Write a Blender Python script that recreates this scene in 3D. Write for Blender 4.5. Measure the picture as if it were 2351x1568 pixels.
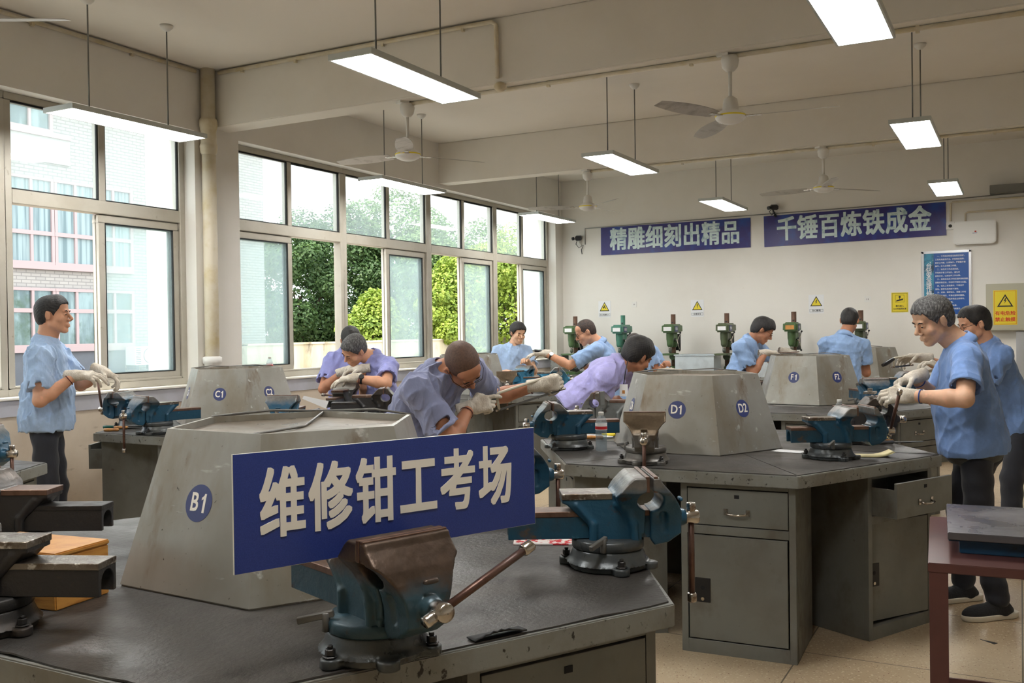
import bpy, bmesh, math, random
import numpy as np
from mathutils import Vector, Matrix
from math import pi, sin, cos, radians as R
for o in list(bpy.data.objects): bpy.data.objects.remove(o)
SC = bpy.context.scene
COL = SC.collection
# ---------------------------------------------------------------- camera
CAMZ = 1.5
FPX, YAW, PITCH, ROLL = 2195.0, 0.48856, -0.0112, -0.0140
cy_, sy_, cp_, sp_ = cos(YAW), sin(YAW), cos(PITCH), sin(PITCH)
FW = Vector((-sy_*cp_, cy_*cp_, sp_)); _r = Vector((cy_, sy_, 0)); _u = _r.cross(FW)
RT = _r*cos(ROLL)+_u*sin(ROLL); UP = _u*cos(ROLL)-_r*sin(ROLL)
cd = bpy.data.cameras.new('camera'); cam = bpy.data.objects.new('camera', cd); COL.objects.link(cam)
cam.matrix_world = Matrix(((RT.x, UP.x, -FW.x, 0), (RT.y, UP.y, -FW.y, 0), (RT.z, UP.z, -FW.z, CAMZ), (0, 0, 0, 1)))
cd.sensor_width = 36; cd.lens = FPX/2351*36; cd.clip_end = 300; cd.clip_start = .05
SC.camera = cam
# ---------------------------------------------------------------- light and exposure
SC.view_settings.view_transform = 'Standard'; SC.view_settings.look = 'None'
SC.view_settings.gamma = 1; SC.view_settings.use_curve_mapping = False
SC.view_settings.exposure = 0.9
wd = bpy.data.worlds.new('overcast_sky'); SC.world = wd; wd.use_nodes = True
_nt = wd.node_tree; _bg = _nt.nodes['Background']
_tc = _nt.nodes.new('ShaderNodeTexCoord'); _no = _nt.nodes.new('ShaderNodeTexNoise'); _cr = _nt.nodes.new('ShaderNodeValToRGB')
_no.inputs['Scale'].default_value = 2.2; _no.inputs['Detail'].default_value = 4
_cr.color_ramp.elements[0].position = .35; _cr.color_ramp.elements[0].color = (.80, .90, 1, 1)
_cr.color_ramp.elements[1].position = .7; _cr.color_ramp.elements[1].color = (1, .99, .97, 1)
_nt.links.new(_tc.outputs['Generated'], _no.inputs['Vector']); _nt.links.new(_no.outputs['Fac'], _cr.inputs['Fac'])
_nt.links.new(_cr.outputs['Color'], _bg.inputs['Color'])
_bg.inputs['Strength'].default_value = 2.1
sd = bpy.data.lights.new('sun', 'SUN'); sun = bpy.data.objects.new('sun', sd); COL.objects.link(sun)
sd.energy = 4.0; sd.angle = R(2); sd.color = (1, .95, .84)
_sdv = Vector((.16, .62, -1.0)).normalized()
sun.rotation_mode = 'QUATERNION'; sun.rotation_quaternion = _sdv.to_track_quat('-Z', 'Y')
LAMP_E = 19.0
# ---------------------------------------------------------------- helpers
def ray(px, py):
    return FW + RT*((px-1175.5)/FPX) - UP*((py-784)/FPX)
def at(px, py, F):
    "world point seen at that pixel, F metres in front of the camera"
    d = ray(px, py)*F; return Vector((d.x, d.y, d.z+CAMZ))
def onz(px, py, z):
    d = ray(px, py); t = (z-CAMZ)/d.z; return Vector((d.x*t, d.y*t, z))
def tag(o, label=None, cat=None, group=None, kind=None):
    if label: o['label'] = label
    if cat: o['category'] = cat
    if group: o['group'] = group
    if kind: o['kind'] = kind
    return o
def empty(name, loc=(0, 0, 0), rz=0.0, label=None, cat=None, group=None):
    o = bpy.data.objects.new(name, None); COL.objects.link(o); o.location = loc; o.rotation_euler = (0, 0, rz)
    o.empty_display_size = .05
    return tag(o, label, cat, group)
def copy_tree(o, parent=None):
    c = o.copy(); COL.objects.link(c)
    if parent is not None: c.parent = parent
    for ch in list(o.children): copy_tree(ch, c)
    return c
def link_mesh(name, me, m, parent=None, loc=None):
    o = bpy.data.objects.new(name, me); COL.objects.link(o)
    if m is not None and not me.materials: me.materials.append(m)
    if parent is not None: o.parent = parent
    if loc is not None: o.location = loc
    return o
class MB:
    "collects shapes into one mesh"
    def __init__(s): s.v = []; s.f = []; s.sm = []
    def add(s, vs, fs, smooth=False, M=None):
        n = len(s.v)
        for v in vs:
            v = Vector(v)
            s.v.append(M @ v if M else v)
        for f in fs: s.f.append([i+n for i in f]); s.sm.append(smooth)
        return s
    def box(s, a, b, M=None):
        x0, y0, z0 = a; x1, y1, z1 = b
        vs = [(x0, y0, z0), (x1, y0, z0), (x1, y1, z0), (x0, y1, z0), (x0, y0, z1), (x1, y0, z1), (x1, y1, z1), (x0, y1, z1)]
        return s.add(vs, [(0, 3, 2, 1), (4, 5, 6, 7), (0, 1, 5, 4), (1, 2, 6, 5), (2, 3, 7, 6), (3, 0, 4, 7)], M=M)
    def prism(s, pts, z0, z1, M=None, smooth=False):
        n = len(pts)
        vs = [(p[0], p[1], z0) for p in pts]+[(p[0], p[1], z1) for p in pts]
        s.add(vs, [tuple(reversed(range(n))), tuple(range(n, 2*n))], M=M)
        k = len(s.v)-2*n
        for i in range(n):
            j = (i+1) % n; s.f.append([k+i, k+j, k+n+j, k+n+i]); s.sm.append(smooth)
        return s
    def frustum(s, p0, z0, p1, z1, caps=(True, True), M=None):
        n = len(p0); vs = [(*p, z0) for p in p0]+[(*p, z1) for p in p1]
        fs = [(i, (i+1) % n, n+(i+1) % n, n+i) for i in range(n)]
        if caps[0]: fs.append(tuple(reversed(range(n))))
        if caps[1]: fs.append(tuple(range(n, 2*n)))
        return s.add(vs, fs, M=M)
    def tube(s, a, b, r0, r1=None, n=16, M=None, caps=True):
        a = Vector(a); b = Vector(b); r1 = r0 if r1 is None else r1
        d = (b-a).normalized(); u = d.orthogonal().normalized(); w = d.cross(u)
        vs = [a+(u*cos(2*pi*i/n)+w*sin(2*pi*i/n))*r0 for i in range(n)]+[b+(u*cos(2*pi*i/n)+w*sin(2*pi*i/n))*r1 for i in range(n)]
        s.add(vs, [(i, (i+1) % n, n+(i+1) % n, n+i) for i in range(n)], True, M)
        if caps:
            k = len(s.v)-2*n
            s.f.append([k+i for i in reversed(range(n))]); s.sm.append(False)
            s.f.append([k+n+i for i in range(n)]); s.sm.append(False)
        return s
    def path(s, pts, r, n=10, M=None, closed=False):
        pts = [Vector(p) for p in pts]; m = len(pts); rings = []
        u = None
        rr = r if isinstance(r, (list, tuple)) else [r]*m
        for i, p in enumerate(pts):
            d = (pts[min(i+1, m-1)]-pts[max(i-1, 0)]).normalized()
            u = d.orthogonal().normalized() if u is None else (u-d*u.dot(d)).normalized()
            w = d.cross(u)
            rings.append([p+(u*cos(2*pi*k/n)+w*sin(2*pi*k/n))*rr[i] for k in range(n)])
        vs = [v for g in rings for v in g]
        fs = [(i*n+k, i*n+(k+1) % n, (i+1)*n+(k+1) % n, (i+1)*n+k) for i in range(m-1) for k in range(n)]
        s.add(vs, fs, True, M); b = len(s.v)-m*n
        s.f.append([b+k for k in reversed(range(n))]); s.f.append([b+(m-1)*n+k for k in range(n)]); s.sm += [False, False]
        return s
    def lathe(s, prof, n=24, M=None, axis='z'):
        vs = []; m = len(prof)
        for r, z in prof:
            for k in range(n):
                a = 2*pi*k/n; vs.append((r*cos(a), r*sin(a), z))
        fs = [(i*n+k, i*n+(k+1) % n, (i+1)*n+(k+1) % n, (i+1)*n+k) for i in range(m-1) for k in range(n)]
        return s.add(vs, fs, True, M)
    def ball(s, c, r, n=14, M=None, sc=(1, 1, 1)):
        prof = [(-cos(pi*i/n)) for i in range(n+1)]
        vs = []; c = Vector(c)
        for i in range(n+1):
            th = pi*i/n
            for k in range(2*n):
                a = pi*k/n; vs.append(c+Vector((sc[0]*r*sin(th)*cos(a), sc[1]*r*sin(th)*sin(a), -sc[2]*r*cos(th))))
        N = 2*n
        return s.add(vs, [(i*N+k, i*N+(k+1) % N, (i+1)*N+(k+1) % N, (i+1)*N+k) for i in range(n) for k in range(N)], True, M)
    def mesh(s, name='mesh'):
        me = bpy.data.meshes.new(name); me.from_pydata([tuple(v) for v in s.v], [], [tuple(f) for f in s.f])
        me.polygons.foreach_set('use_smooth', s.sm); me.update()
        return me
    def build(s, name, m, parent=None, bevel=0, loc=None, seg=2, weld=True, me=None):
        me = me or s.mesh(name)
        if weld:
            bm = bmesh.new(); bm.from_mesh(me); bmesh.ops.remove_doubles(bm, verts=bm.verts, dist=1e-5)
            bmesh.ops.recalc_face_normals(bm, faces=bm.faces)
            if bevel:
                es = [e for e in bm.edges if len(e.link_faces) == 2 and e.calc_face_angle() > .6]
                bmesh.ops.bevel(bm, geom=es, offset=bevel, segments=seg, affect='EDGES', clamp_overlap=True)
            bm.to_mesh(me); bm.free()
        return link_mesh(name, me, m, parent, loc)
def hexpts(r, th=0.0, cx=0, cy=0):
    return [(cx+r*cos(th+k*pi/3), cy+r*sin(th+k*pi/3)) for k in range(6)]
def TR(loc=(0, 0, 0), rz=0.0, rx=0.0, ry=0.0):
    return Matrix.Translation(loc) @ Matrix.Rotation(rz, 4, 'Z') @ Matrix.Rotation(ry, 4, 'Y') @ Matrix.Rotation(rx, 4, 'X')
def frame(o, x, y, z):
    return Matrix(((x[0], y[0], z[0], o[0]), (x[1], y[1], z[1], o[1]), (x[2], y[2], z[2], o[2]), (0, 0, 0, 1)))
def aim(o, zdir, xhint=(1, 0, 0)):
    z = Vector(zdir).normalized(); x = Vector(xhint); x = (x-z*x.dot(z)).normalized(); y = z.cross(x)
    return frame(o, x, y, z)
# ---------------------------------------------------------------- materials
MATS = {}
def mat(name, col, rough=.6, metal=0.0, layers=(), bump=None, emit=None, spec=.5, rl=None, coat=0, sheen=0):
    """layers: (scale, detail, colour, lo, hi, stretch xyz) noise masks laid over the base colour; bump: (scale, strength, stretch)"""
    m = bpy.data.materials.new(name); m.use_nodes = True; nt = m.node_tree; b = nt.nodes['Principled BSDF']
    N = nt.nodes.new; L = nt.links.new
    b.inputs['Roughness'].default_value = rough; b.inputs['Metallic'].default_value = metal
    b.inputs['Specular IOR Level'].default_value = spec
    b.inputs['Coat Weight'].default_value = coat
    if sheen: b.inputs['Sheen Weight'].default_value = sheen
    b.inputs['Base Color'].default_value = (*col, 1)
    tc = N('ShaderNodeTexCoord') if (layers or bump or rl) else None
    cur = None
    def noise(scale, detail, stretch, off=0):
        mp = N('ShaderNodeMapping'); mp.inputs['Scale'].default_value = stretch; mp.inputs['Location'].default_value = (off, off*.7, off*.3)
        L(tc.outputs['Object'], mp.inputs['Vector'])
        n = N('ShaderNodeTexNoise'); n.inputs['Scale'].default_value = scale; n.inputs['Detail'].default_value = detail
        n.inputs['Roughness'].default_value = .6
        L(mp.outputs['Vector'], n.inputs['Vector']); return n.outputs['Fac']
    for i, ly in enumerate(layers):
        sc_, de, c2, lo, hi = ly[:5]; st = ly[5] if len(ly) > 5 else (1, 1, 1)
        f = noise(sc_, de, st, i*3.7)
        mr = N('ShaderNodeMapRange'); mr.inputs['From Min'].default_value = lo; mr.inputs['From Max'].default_value = hi
        L(f, mr.inputs['Value'])
        mx = N('ShaderNodeMix'); mx.data_type = 'RGBA'
        L(mr.outputs['Result'], mx.inputs['Factor'])
        if cur is None: mx.inputs['A'].default_value = (*col, 1)
        else: L(cur, mx.inputs['A'])
        mx.inputs['B'].default_value = (*c2, 1); cur = mx.outputs['Result']
    if cur is not None: L(cur, b.inputs['Base Color'])
    if rl:
        f = noise(rl[0], 5, (1, 1, 1), 9); mr = N('ShaderNodeMapRange'); mr.inputs['From Min'].default_value = .35; mr.inputs['From Max'].default_value = .65
        mr.inputs['To Min'].default_value = rl[1]; mr.inputs['To Max'].default_value = rl[2]; L(f, mr.inputs['Value']); L(mr.outputs['Result'], b.inputs['Roughness'])
    if bump:
        f = noise(bump[0], 4, bump[2] if len(bump) > 2 else (1, 1, 1), 5)
        bp = N('ShaderNodeBump'); bp.inputs['Strength'].default_value = bump[1]; bp.inputs['Distance'].default_value = .01
        L(f, bp.inputs['Height']); L(bp.outputs['Normal'], b.inputs['Normal'])
    if emit:
        b.inputs['Emission Color'].default_value = (*emit[0], 1); b.inputs['Emission Strength'].default_value = emit[1]
    MATS[name] = m
    return m
def srgb(r, g, b):
    f = lambda c: (c/255/12.92) if c/255 <= .04045 else ((c/255+.055)/1.055)**2.4
    return (f(r), f(g), f(b))
S = srgb
M_wall = mat('painted_wall', S(226, 222, 214), .85, layers=[(.9, 6, S(218, 213, 203), .45, .75), (9, 8, S(200, 192, 178), .70, .82)], bump=(60, .05))
M_wallband = mat('grey_dado_paint', S(178, 178, 186), .7, layers=[(2, 5, S(160, 158, 160), .4, .7)])
M_dado = mat('dirty_dado', S(200, 186, 168), .8, layers=[(1.3, 6, S(176, 160, 140), .45, .7), (6, 8, S(140, 124, 106), .62, .75, (1, .6, 1.6))])
M_ceil = mat('ceiling_paint', S(226, 220, 210), .9, layers=[(.8, 5, S(220, 213, 202), .45, .75)])
M_beam = mat('beam_paint', S(226, 221, 211), .88, layers=[(1.1, 6, S(218, 212, 200), .45, .72), (5, 8, S(184, 174, 160), .70, .82)], bump=(30, .06))
M_floor = None
M_frame = mat('window_frame_aluminium', S(186, 181, 168), .5, .2, layers=[(2, 6, S(170, 162, 146), .42, .75), (14, 6, S(130, 116, 94), .66, .80)])
M_gasket = mat('window_gasket', S(40, 42, 42), .7)
M_pipe = mat('pvc_pipe', S(210, 200, 178), .5, layers=[(6, 5, S(196, 180, 140), .45, .7)])
M_white = mat('white_plastic', S(222, 220, 214), .45)
M_lampframe = mat('lamp_frame', S(196, 200, 196), .4, .3)
M_lamp = mat('lamp_diffuser', S(250, 250, 245), .5, emit=((1, .99, .965), LAMP_E))
M_rod = mat('grey_rod', S(130, 130, 126), .45, .6)
M_grey = mat('bench_grey_paint', S(120, 121, 115), .42, .25, layers=[(2.2, 6, S(104, 101, 92), .42, .68), (4.5, 8, S(88, 78, 64), .54, .76, (1, 1, .6)), (18, 8, S(84, 60, 42), .68, .80)], bump=(25, .06), rl=(5, .32, .6))
M_greyedge = mat('bench_edge_paint', S(138, 139, 134), .5, .2, layers=[(5, 6, S(118, 113, 102), .45, .7), (44, 9, S(48, 42, 38), .60, .66, (1, 1, .8))], bump=(30, .1))
M_hood = mat('hood_sheet_steel', S(162, 160, 153), .42, .35, layers=[(1.8, 5, S(138, 134, 124), .38, .66), (3.6, 6, S(126, 114, 94), .50, .76, (1, 1, .35)), (8, 7, S(108, 86, 60), .60, .76, (1, 1, .2)), (16, 4, S(190, 188, 182), .63, .70, (.25, 1, 1)), (60, 6, S(60, 50, 42), .67, .72)], bump=(7, .04), rl=(4, .32, .5))
M_hoodtop = mat('hood_top_worn', S(150, 140, 126), .36, .5, layers=[(3, 6, S(118, 108, 96), .42, .66), (11, 7, S(196, 190, 178), .62, .76)], bump=(12, .1), rl=(6, .22, .5))
M_mat = mat('rubber_bench_mat', S(60, 57, 54), .5, .0, layers=[(2.5, 7, S(76, 71, 66), .45, .72), (7, 8, S(44, 41, 38), .56, .72)], bump=(70, .25), rl=(3.5, .36, .6), spec=.5)
M_dark = mat('dark_recess', S(20, 20, 24), .8)
M_blue = mat('vise_blue_paint', S(34, 76, 98), .42, .2, layers=[(7, 6, S(48, 62, 70), .48, .66), (16, 8, S(88, 74, 62), .62, .70), (30, 6, S(60, 110, 130), .66, .72)], bump=(50, .15), rl=(10, .3, .55))
M_bluelight = mat('vise_light_blue_paint', S(62, 134, 170), .4, .1, layers=[(7, 6, S(50, 110, 146), .48, .66), (16, 8, S(84, 90, 92), .64, .72)], bump=(50, .1))
M_darkcast = mat('dark_cast_iron', S(56, 54, 53), .42, .5, layers=[(8, 6, S(74, 66, 60), .48, .68), (20, 8, S(98, 84, 72), .64, .72)], bump=(60, .15), rl=(8, .28, .55))
M_graycast = mat('grey_cast_iron', S(112, 110, 106), .42, .45, layers=[(8, 6, S(92, 86, 78), .48, .68), (20, 8, S(132, 118, 96), .64, .72)], bump=(60, .15))
M_base = mat('cast_base', S(74, 78, 80), .4, .45, layers=[(9, 6, S(92, 94, 92), .5, .7), (22, 8, S(58, 52, 48), .6, .7)], bump=(50, .12), rl=(8, .25, .5))
M_worn = mat('worn_bare_steel', S(132, 124, 114), .32, .8, layers=[(14, 7, S(96, 82, 70), .48, .62), (40, 7, S(210, 206, 200), .58, .68)], bump=(60, .3))
M_rust = mat('rusty_jaw_steel', S(118, 92, 78), .42, .6, layers=[(12, 6, S(90, 66, 54), .46, .64), (35, 6, S(160, 140, 122), .62, .72)], bump=(50, .1))
M_bar = mat('rusty_handle_bar', S(104, 78, 68), .38, .6, layers=[(15, 5, S(82, 56, 48), .45, .65)])
M_chrome = mat('bright_steel', S(196, 190, 182), .22, 1.0, layers=[(30, 6, S(140, 120, 104), .52, .64)], bump=(50, .15))
M_steel = mat('grey_steel', S(120, 120, 118), .35, .8)
M_signblue = mat('sign_blue', S(36, 56, 130), .35, layers=[(400, 2, S(44, 64, 140), .4, .6)])
M_signwhite = mat('sign_white_edge', S(236, 234, 222), .4)
M_letter = mat('sign_letter_cream', S(240, 234, 222), .5)
M_sticker = mat('sticker_blue', S(52, 62, 112), .4)
M_black = mat('black_plastic', S(28, 28, 30), .4)
M_redbrown = mat('red_brown_paint', S(92, 56, 52), .4, .1, layers=[(4, 5, S(78, 48, 46), .45, .7)])
M_plate = mat('surface_plate_iron', S(96, 94, 98), .3, .5, layers=[(3, 6, S(112, 108, 112), .45, .7), (60, 3, S(210, 205, 200), .80, .84)], rl=(5, .22, .42))
M_plateblue = mat('surface_plate_blue', S(24, 66, 98), .4, .1, layers=[(8, 5, S(30, 50, 66), .5, .7)])
M_green = mat('drill_green_paint', S(78, 104, 64), .4, .2, layers=[(8, 5, S(66, 86, 54), .45, .7)])
M_teal = mat('drill_teal_paint', S(72, 124, 106), .4, .2)
M_olive = mat('drill_olive_paint', S(84, 94, 66), .4, .2, layers=[(8, 5, S(66, 72, 54), .45, .7)])
M_wood = mat('wood_handle', S(196, 138, 70), .45, layers=[(20, 4, S(168, 108, 50), .45, .65, (1, 1, .2))])
M_paper = mat('paper', S(226, 226, 226), .7)
M_yellowpaper = mat('yellowed_paper', S(226, 214, 164), .7)
M_yellow = mat('sign_yellow', S(226, 204, 44), .5)
M_blackink = mat('black_ink', S(34, 32, 34), .6)
M_redink = mat('red_ink', S(206, 60, 34), .6)
M_bannerblue = mat('banner_blue', S(46, 40, 110), .4, layers=[(3, 5, S(28, 70, 150), .5, .72), (60, 3, S(120, 150, 200), .72, .78)])
M_bannertext = mat('banner_letter', S(206, 224, 222), .45, layers=[(12, 4, S(150, 178, 184), .5, .7)])
M_boardblue = mat('board_blue', S(30, 84, 158), .4)
M_boardside = mat('board_photo_strip', S(60, 140, 170), .4, layers=[(6, 5, S(30, 60, 80), .45, .6), (14, 5, S(200, 220, 220), .6, .68)])
M_alum = mat('aluminium_trim', S(200, 202, 204), .35, .7)
M_beige = mat('cabinet_beige', S(178, 174, 154), .5)
M_rubberblack = mat('black_rubber', S(30, 30, 31), .7)
def glass(name, tint=(.92, .97, .96), film=.0, filmcol=(.7, .85, .85)):
    m = bpy.data.materials.new(name); m.use_nodes = True; nt = m.node_tree; nt.nodes.clear(); N = nt.nodes.new; L = nt.links.new
    out = N('ShaderNodeOutputMaterial'); tr = N('ShaderNodeBsdfTransparent'); tr.inputs['Color'].default_value = (*tint, 1)
    gl = N('ShaderNodeBsdfGlossy'); gl.inputs['Roughness'].default_value = .03
    lw = N('ShaderNodeLayerWeight'); lw.inputs['Blend'].default_value = .5; pw = N('ShaderNodeMath'); pw.operation = 'POWER'; pw.inputs[1].default_value = 5; L(lw.outputs['Facing'], pw.inputs[0])
    fr = N('ShaderNodeMath'); fr.operation = 'MULTIPLY_ADD'; fr.inputs[1].default_value = .6; fr.inputs[2].default_value = .03; L(pw.outputs[0], fr.inputs[0])
    mx = N('ShaderNodeMixShader'); L(fr.outputs[0], mx.inputs[0]); L(tr.outputs[0], mx.inputs[1]); L(gl.outputs[0], mx.inputs[2])
    if film:
        di = N('ShaderNodeBsdfTranslucent'); di.inputs['Color'].default_value = (*filmcol, 1)
        tc = N('ShaderNodeTexCoord'); no = N('ShaderNodeTexNoise'); no.inputs['Scale'].default_value = 2.5; no.inputs['Detail'].default_value = 6
        mp = N('ShaderNodeMapping'); mp.inputs['Scale'].default_value = (1, 1, .5); L(tc.outputs['Object'], mp.inputs['Vector']); L(mp.outputs['Vector'], no.inputs['Vector'])
        mr = N('ShaderNodeMapRange'); mr.inputs['From Min'].default_value = .3; mr.inputs['From Max'].default_value = .7
        mr.inputs['To Min'].default_value = film*.8; mr.inputs['To Max'].default_value = film*1.2; L(no.outputs['Fac'], mr.inputs['Value'])
        m2 = N('ShaderNodeMixShader'); L(mr.outputs['Result'], m2.inputs[0]); L(mx.outputs[0], m2.inputs[1]); L(di.outputs[0], m2.inputs[2]); mx = m2
    L(mx.outputs[0], out.inputs['Surface']); return m
M_glass = glass('window_glass', (.95, .975, .97), .15, (.72, .84, .85))
M_pet = glass('clear_plastic', (.90, .93, .94), .17, (.86, .9, .92))
def terrazzo():
    m = bpy.data.materials.new('terrazzo_floor'); m.use_nodes = True; nt = m.node_tree; b = nt.nodes['Principled BSDF']; N = nt.nodes.new; L = nt.links.new
    tc = N('ShaderNodeTexCoord'); cur = None
    def mixc(fac, a, c):
        mx = N('ShaderNodeMix'); mx.data_type = 'RGBA'; L(fac, mx.inputs['Factor'])
        if isinstance(a, tuple): mx.inputs['A'].default_value = (*a, 1)
        else: L(a, mx.inputs['A'])
        mx.inputs['B'].default_value = (*c, 1); return mx.outputs['Result']
    def mr(v, lo, hi):
        r = N('ShaderNodeMapRange'); r.inputs['From Min'].default_value = lo; r.inputs['From Max'].default_value = hi; L(v, r.inputs['Value']); return r.outputs['Result']
    n0 = N('ShaderNodeTexNoise'); n0.inputs['Scale'].default_value = 1.2; n0.inputs['Detail'].default_value = 5; L(tc.outputs['Object'], n0.inputs['Vector'])
    cur = mixc(mr(n0.outputs['Fac'], .4, .7), S(196, 176, 146), S(166, 142, 110))
    for sc_, col, lo, hi in ((55, S(206, 192, 164), .30, .22), (70, S(92, 72, 58), .16, .10), (38, S(128, 84, 64), .14, .10)):
        v = N('ShaderNodeTexVoronoi'); v.inputs['Scale'].default_value = sc_; L(tc.outputs['Object'], v.inputs['Vector']); cur = mixc(mr(v.outputs['Distance'], lo, hi), cur, col)
    br = N('ShaderNodeTexBrick'); br.offset = 0; br.inputs['Scale'].default_value = 1; br.inputs['Mortar Size'].default_value = .0035; br.inputs['Brick Width'].default_value = .9; br.inputs['Row Height'].default_value = .9
    L(tc.outputs['Object'], br.inputs['Vector']); cur = mixc(br.outputs['Fac'], cur, S(96, 84, 68))
    L(cur, b.inputs['Base Color']); b.inputs['Roughness'].default_value = .42; return m
M_floor = terrazzo()
def brick(name, c1, c2, mort, w, h, ms):
    m = bpy.data.materials.new(name); m.use_nodes = True; nt = m.node_tree; b = nt.nodes['Principled BSDF']; N = nt.nodes.new; L = nt.links.new
    tc = N('ShaderNodeTexCoord'); mp = N('ShaderNodeMapping'); mp.inputs['Rotation'].default_value = (0, -pi/2, 0)
    sp = N('ShaderNodeSeparateXYZ'); cb = N('ShaderNodeCombineXYZ'); L(tc.outputs['Object'], sp.inputs[0])
    ad = N('ShaderNodeMath'); L(sp.outputs['Y'], ad.inputs[0]); L(sp.outputs['X'], ad.inputs[1])
    L(ad.outputs[0], cb.inputs['X']); L(sp.outputs['Z'], cb.inputs['Y'])
    br = N('ShaderNodeTexBrick'); br.inputs['Scale'].default_value = 1; br.inputs['Brick Width'].default_value = w; br.inputs['Row Height'].default_value = h; br.inputs['Mortar Size'].default_value = ms
    br.inputs['Color1'].default_value = (*c1, 1); br.inputs['Color2'].default_value = (*c2, 1); br.inputs['Mortar'].default_value = (*mort, 1)
    L(cb.outputs[0], br.inputs['Vector']); L(br.outputs['Color'], b.inputs['Base Color']); b.inputs['Roughness'].default_value = .8; return m
M_brick = brick('pale_facade_tiles', S(166, 163, 157), S(157, 155, 150), S(134, 132, 129), .26, .085, .012)
def text_mesh(name, body, size, m, parent=None, M=None, bold=.02, sx=1.0, space=1.0, depth=.0015, align='CENTER', stack=False):
    cu = bpy.data.curves.new('tx', 'FONT'); cu.body = body; cu.size = size; cu.offset = 0; cu.align_x = align; cu.align_y = 'CENTER'
    cu.space_character = space; cu.extrude = depth; cu.resolution_u = 3
    if stack: cu.body = '\n'.join(body); cu.space_line = .85
    o = bpy.data.objects.new('tx', cu); COL.objects.link(o)
    me = bpy.data.meshes.new_from_object(o.evaluated_get(bpy.context.evaluated_depsgraph_get()))
    bpy.data.objects.remove(o); bpy.data.curves.remove(cu)
    fat = max(bold-.004, 0)*size*1.0
    if fat > 0:      # heavier strokes: the same glyphs laid down again, shifted by a stroke width
        bm = bmesh.new()
        for dx, dy in [(0, 0)]+sorted({q for t in (-1, -.5, 0, .5, 1) for q in ((t, -1), (t, 1), (-1, t), (1, t))}):
            m2 = me.copy(); m2.transform(Matrix.Translation((dx*fat, dy*fat*.75, (dx*.31+dy*.173)*.00006))); bm.from_mesh(m2); bpy.data.meshes.remove(m2)
        bm.to_mesh(me); bm.free()
    me.transform(Matrix.Diagonal((sx, 1, 1, 1)))
    if M is not None: me.transform(M)
    me.materials.clear(); me.name = name
    return link_mesh(name, me, m, parent)
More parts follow.
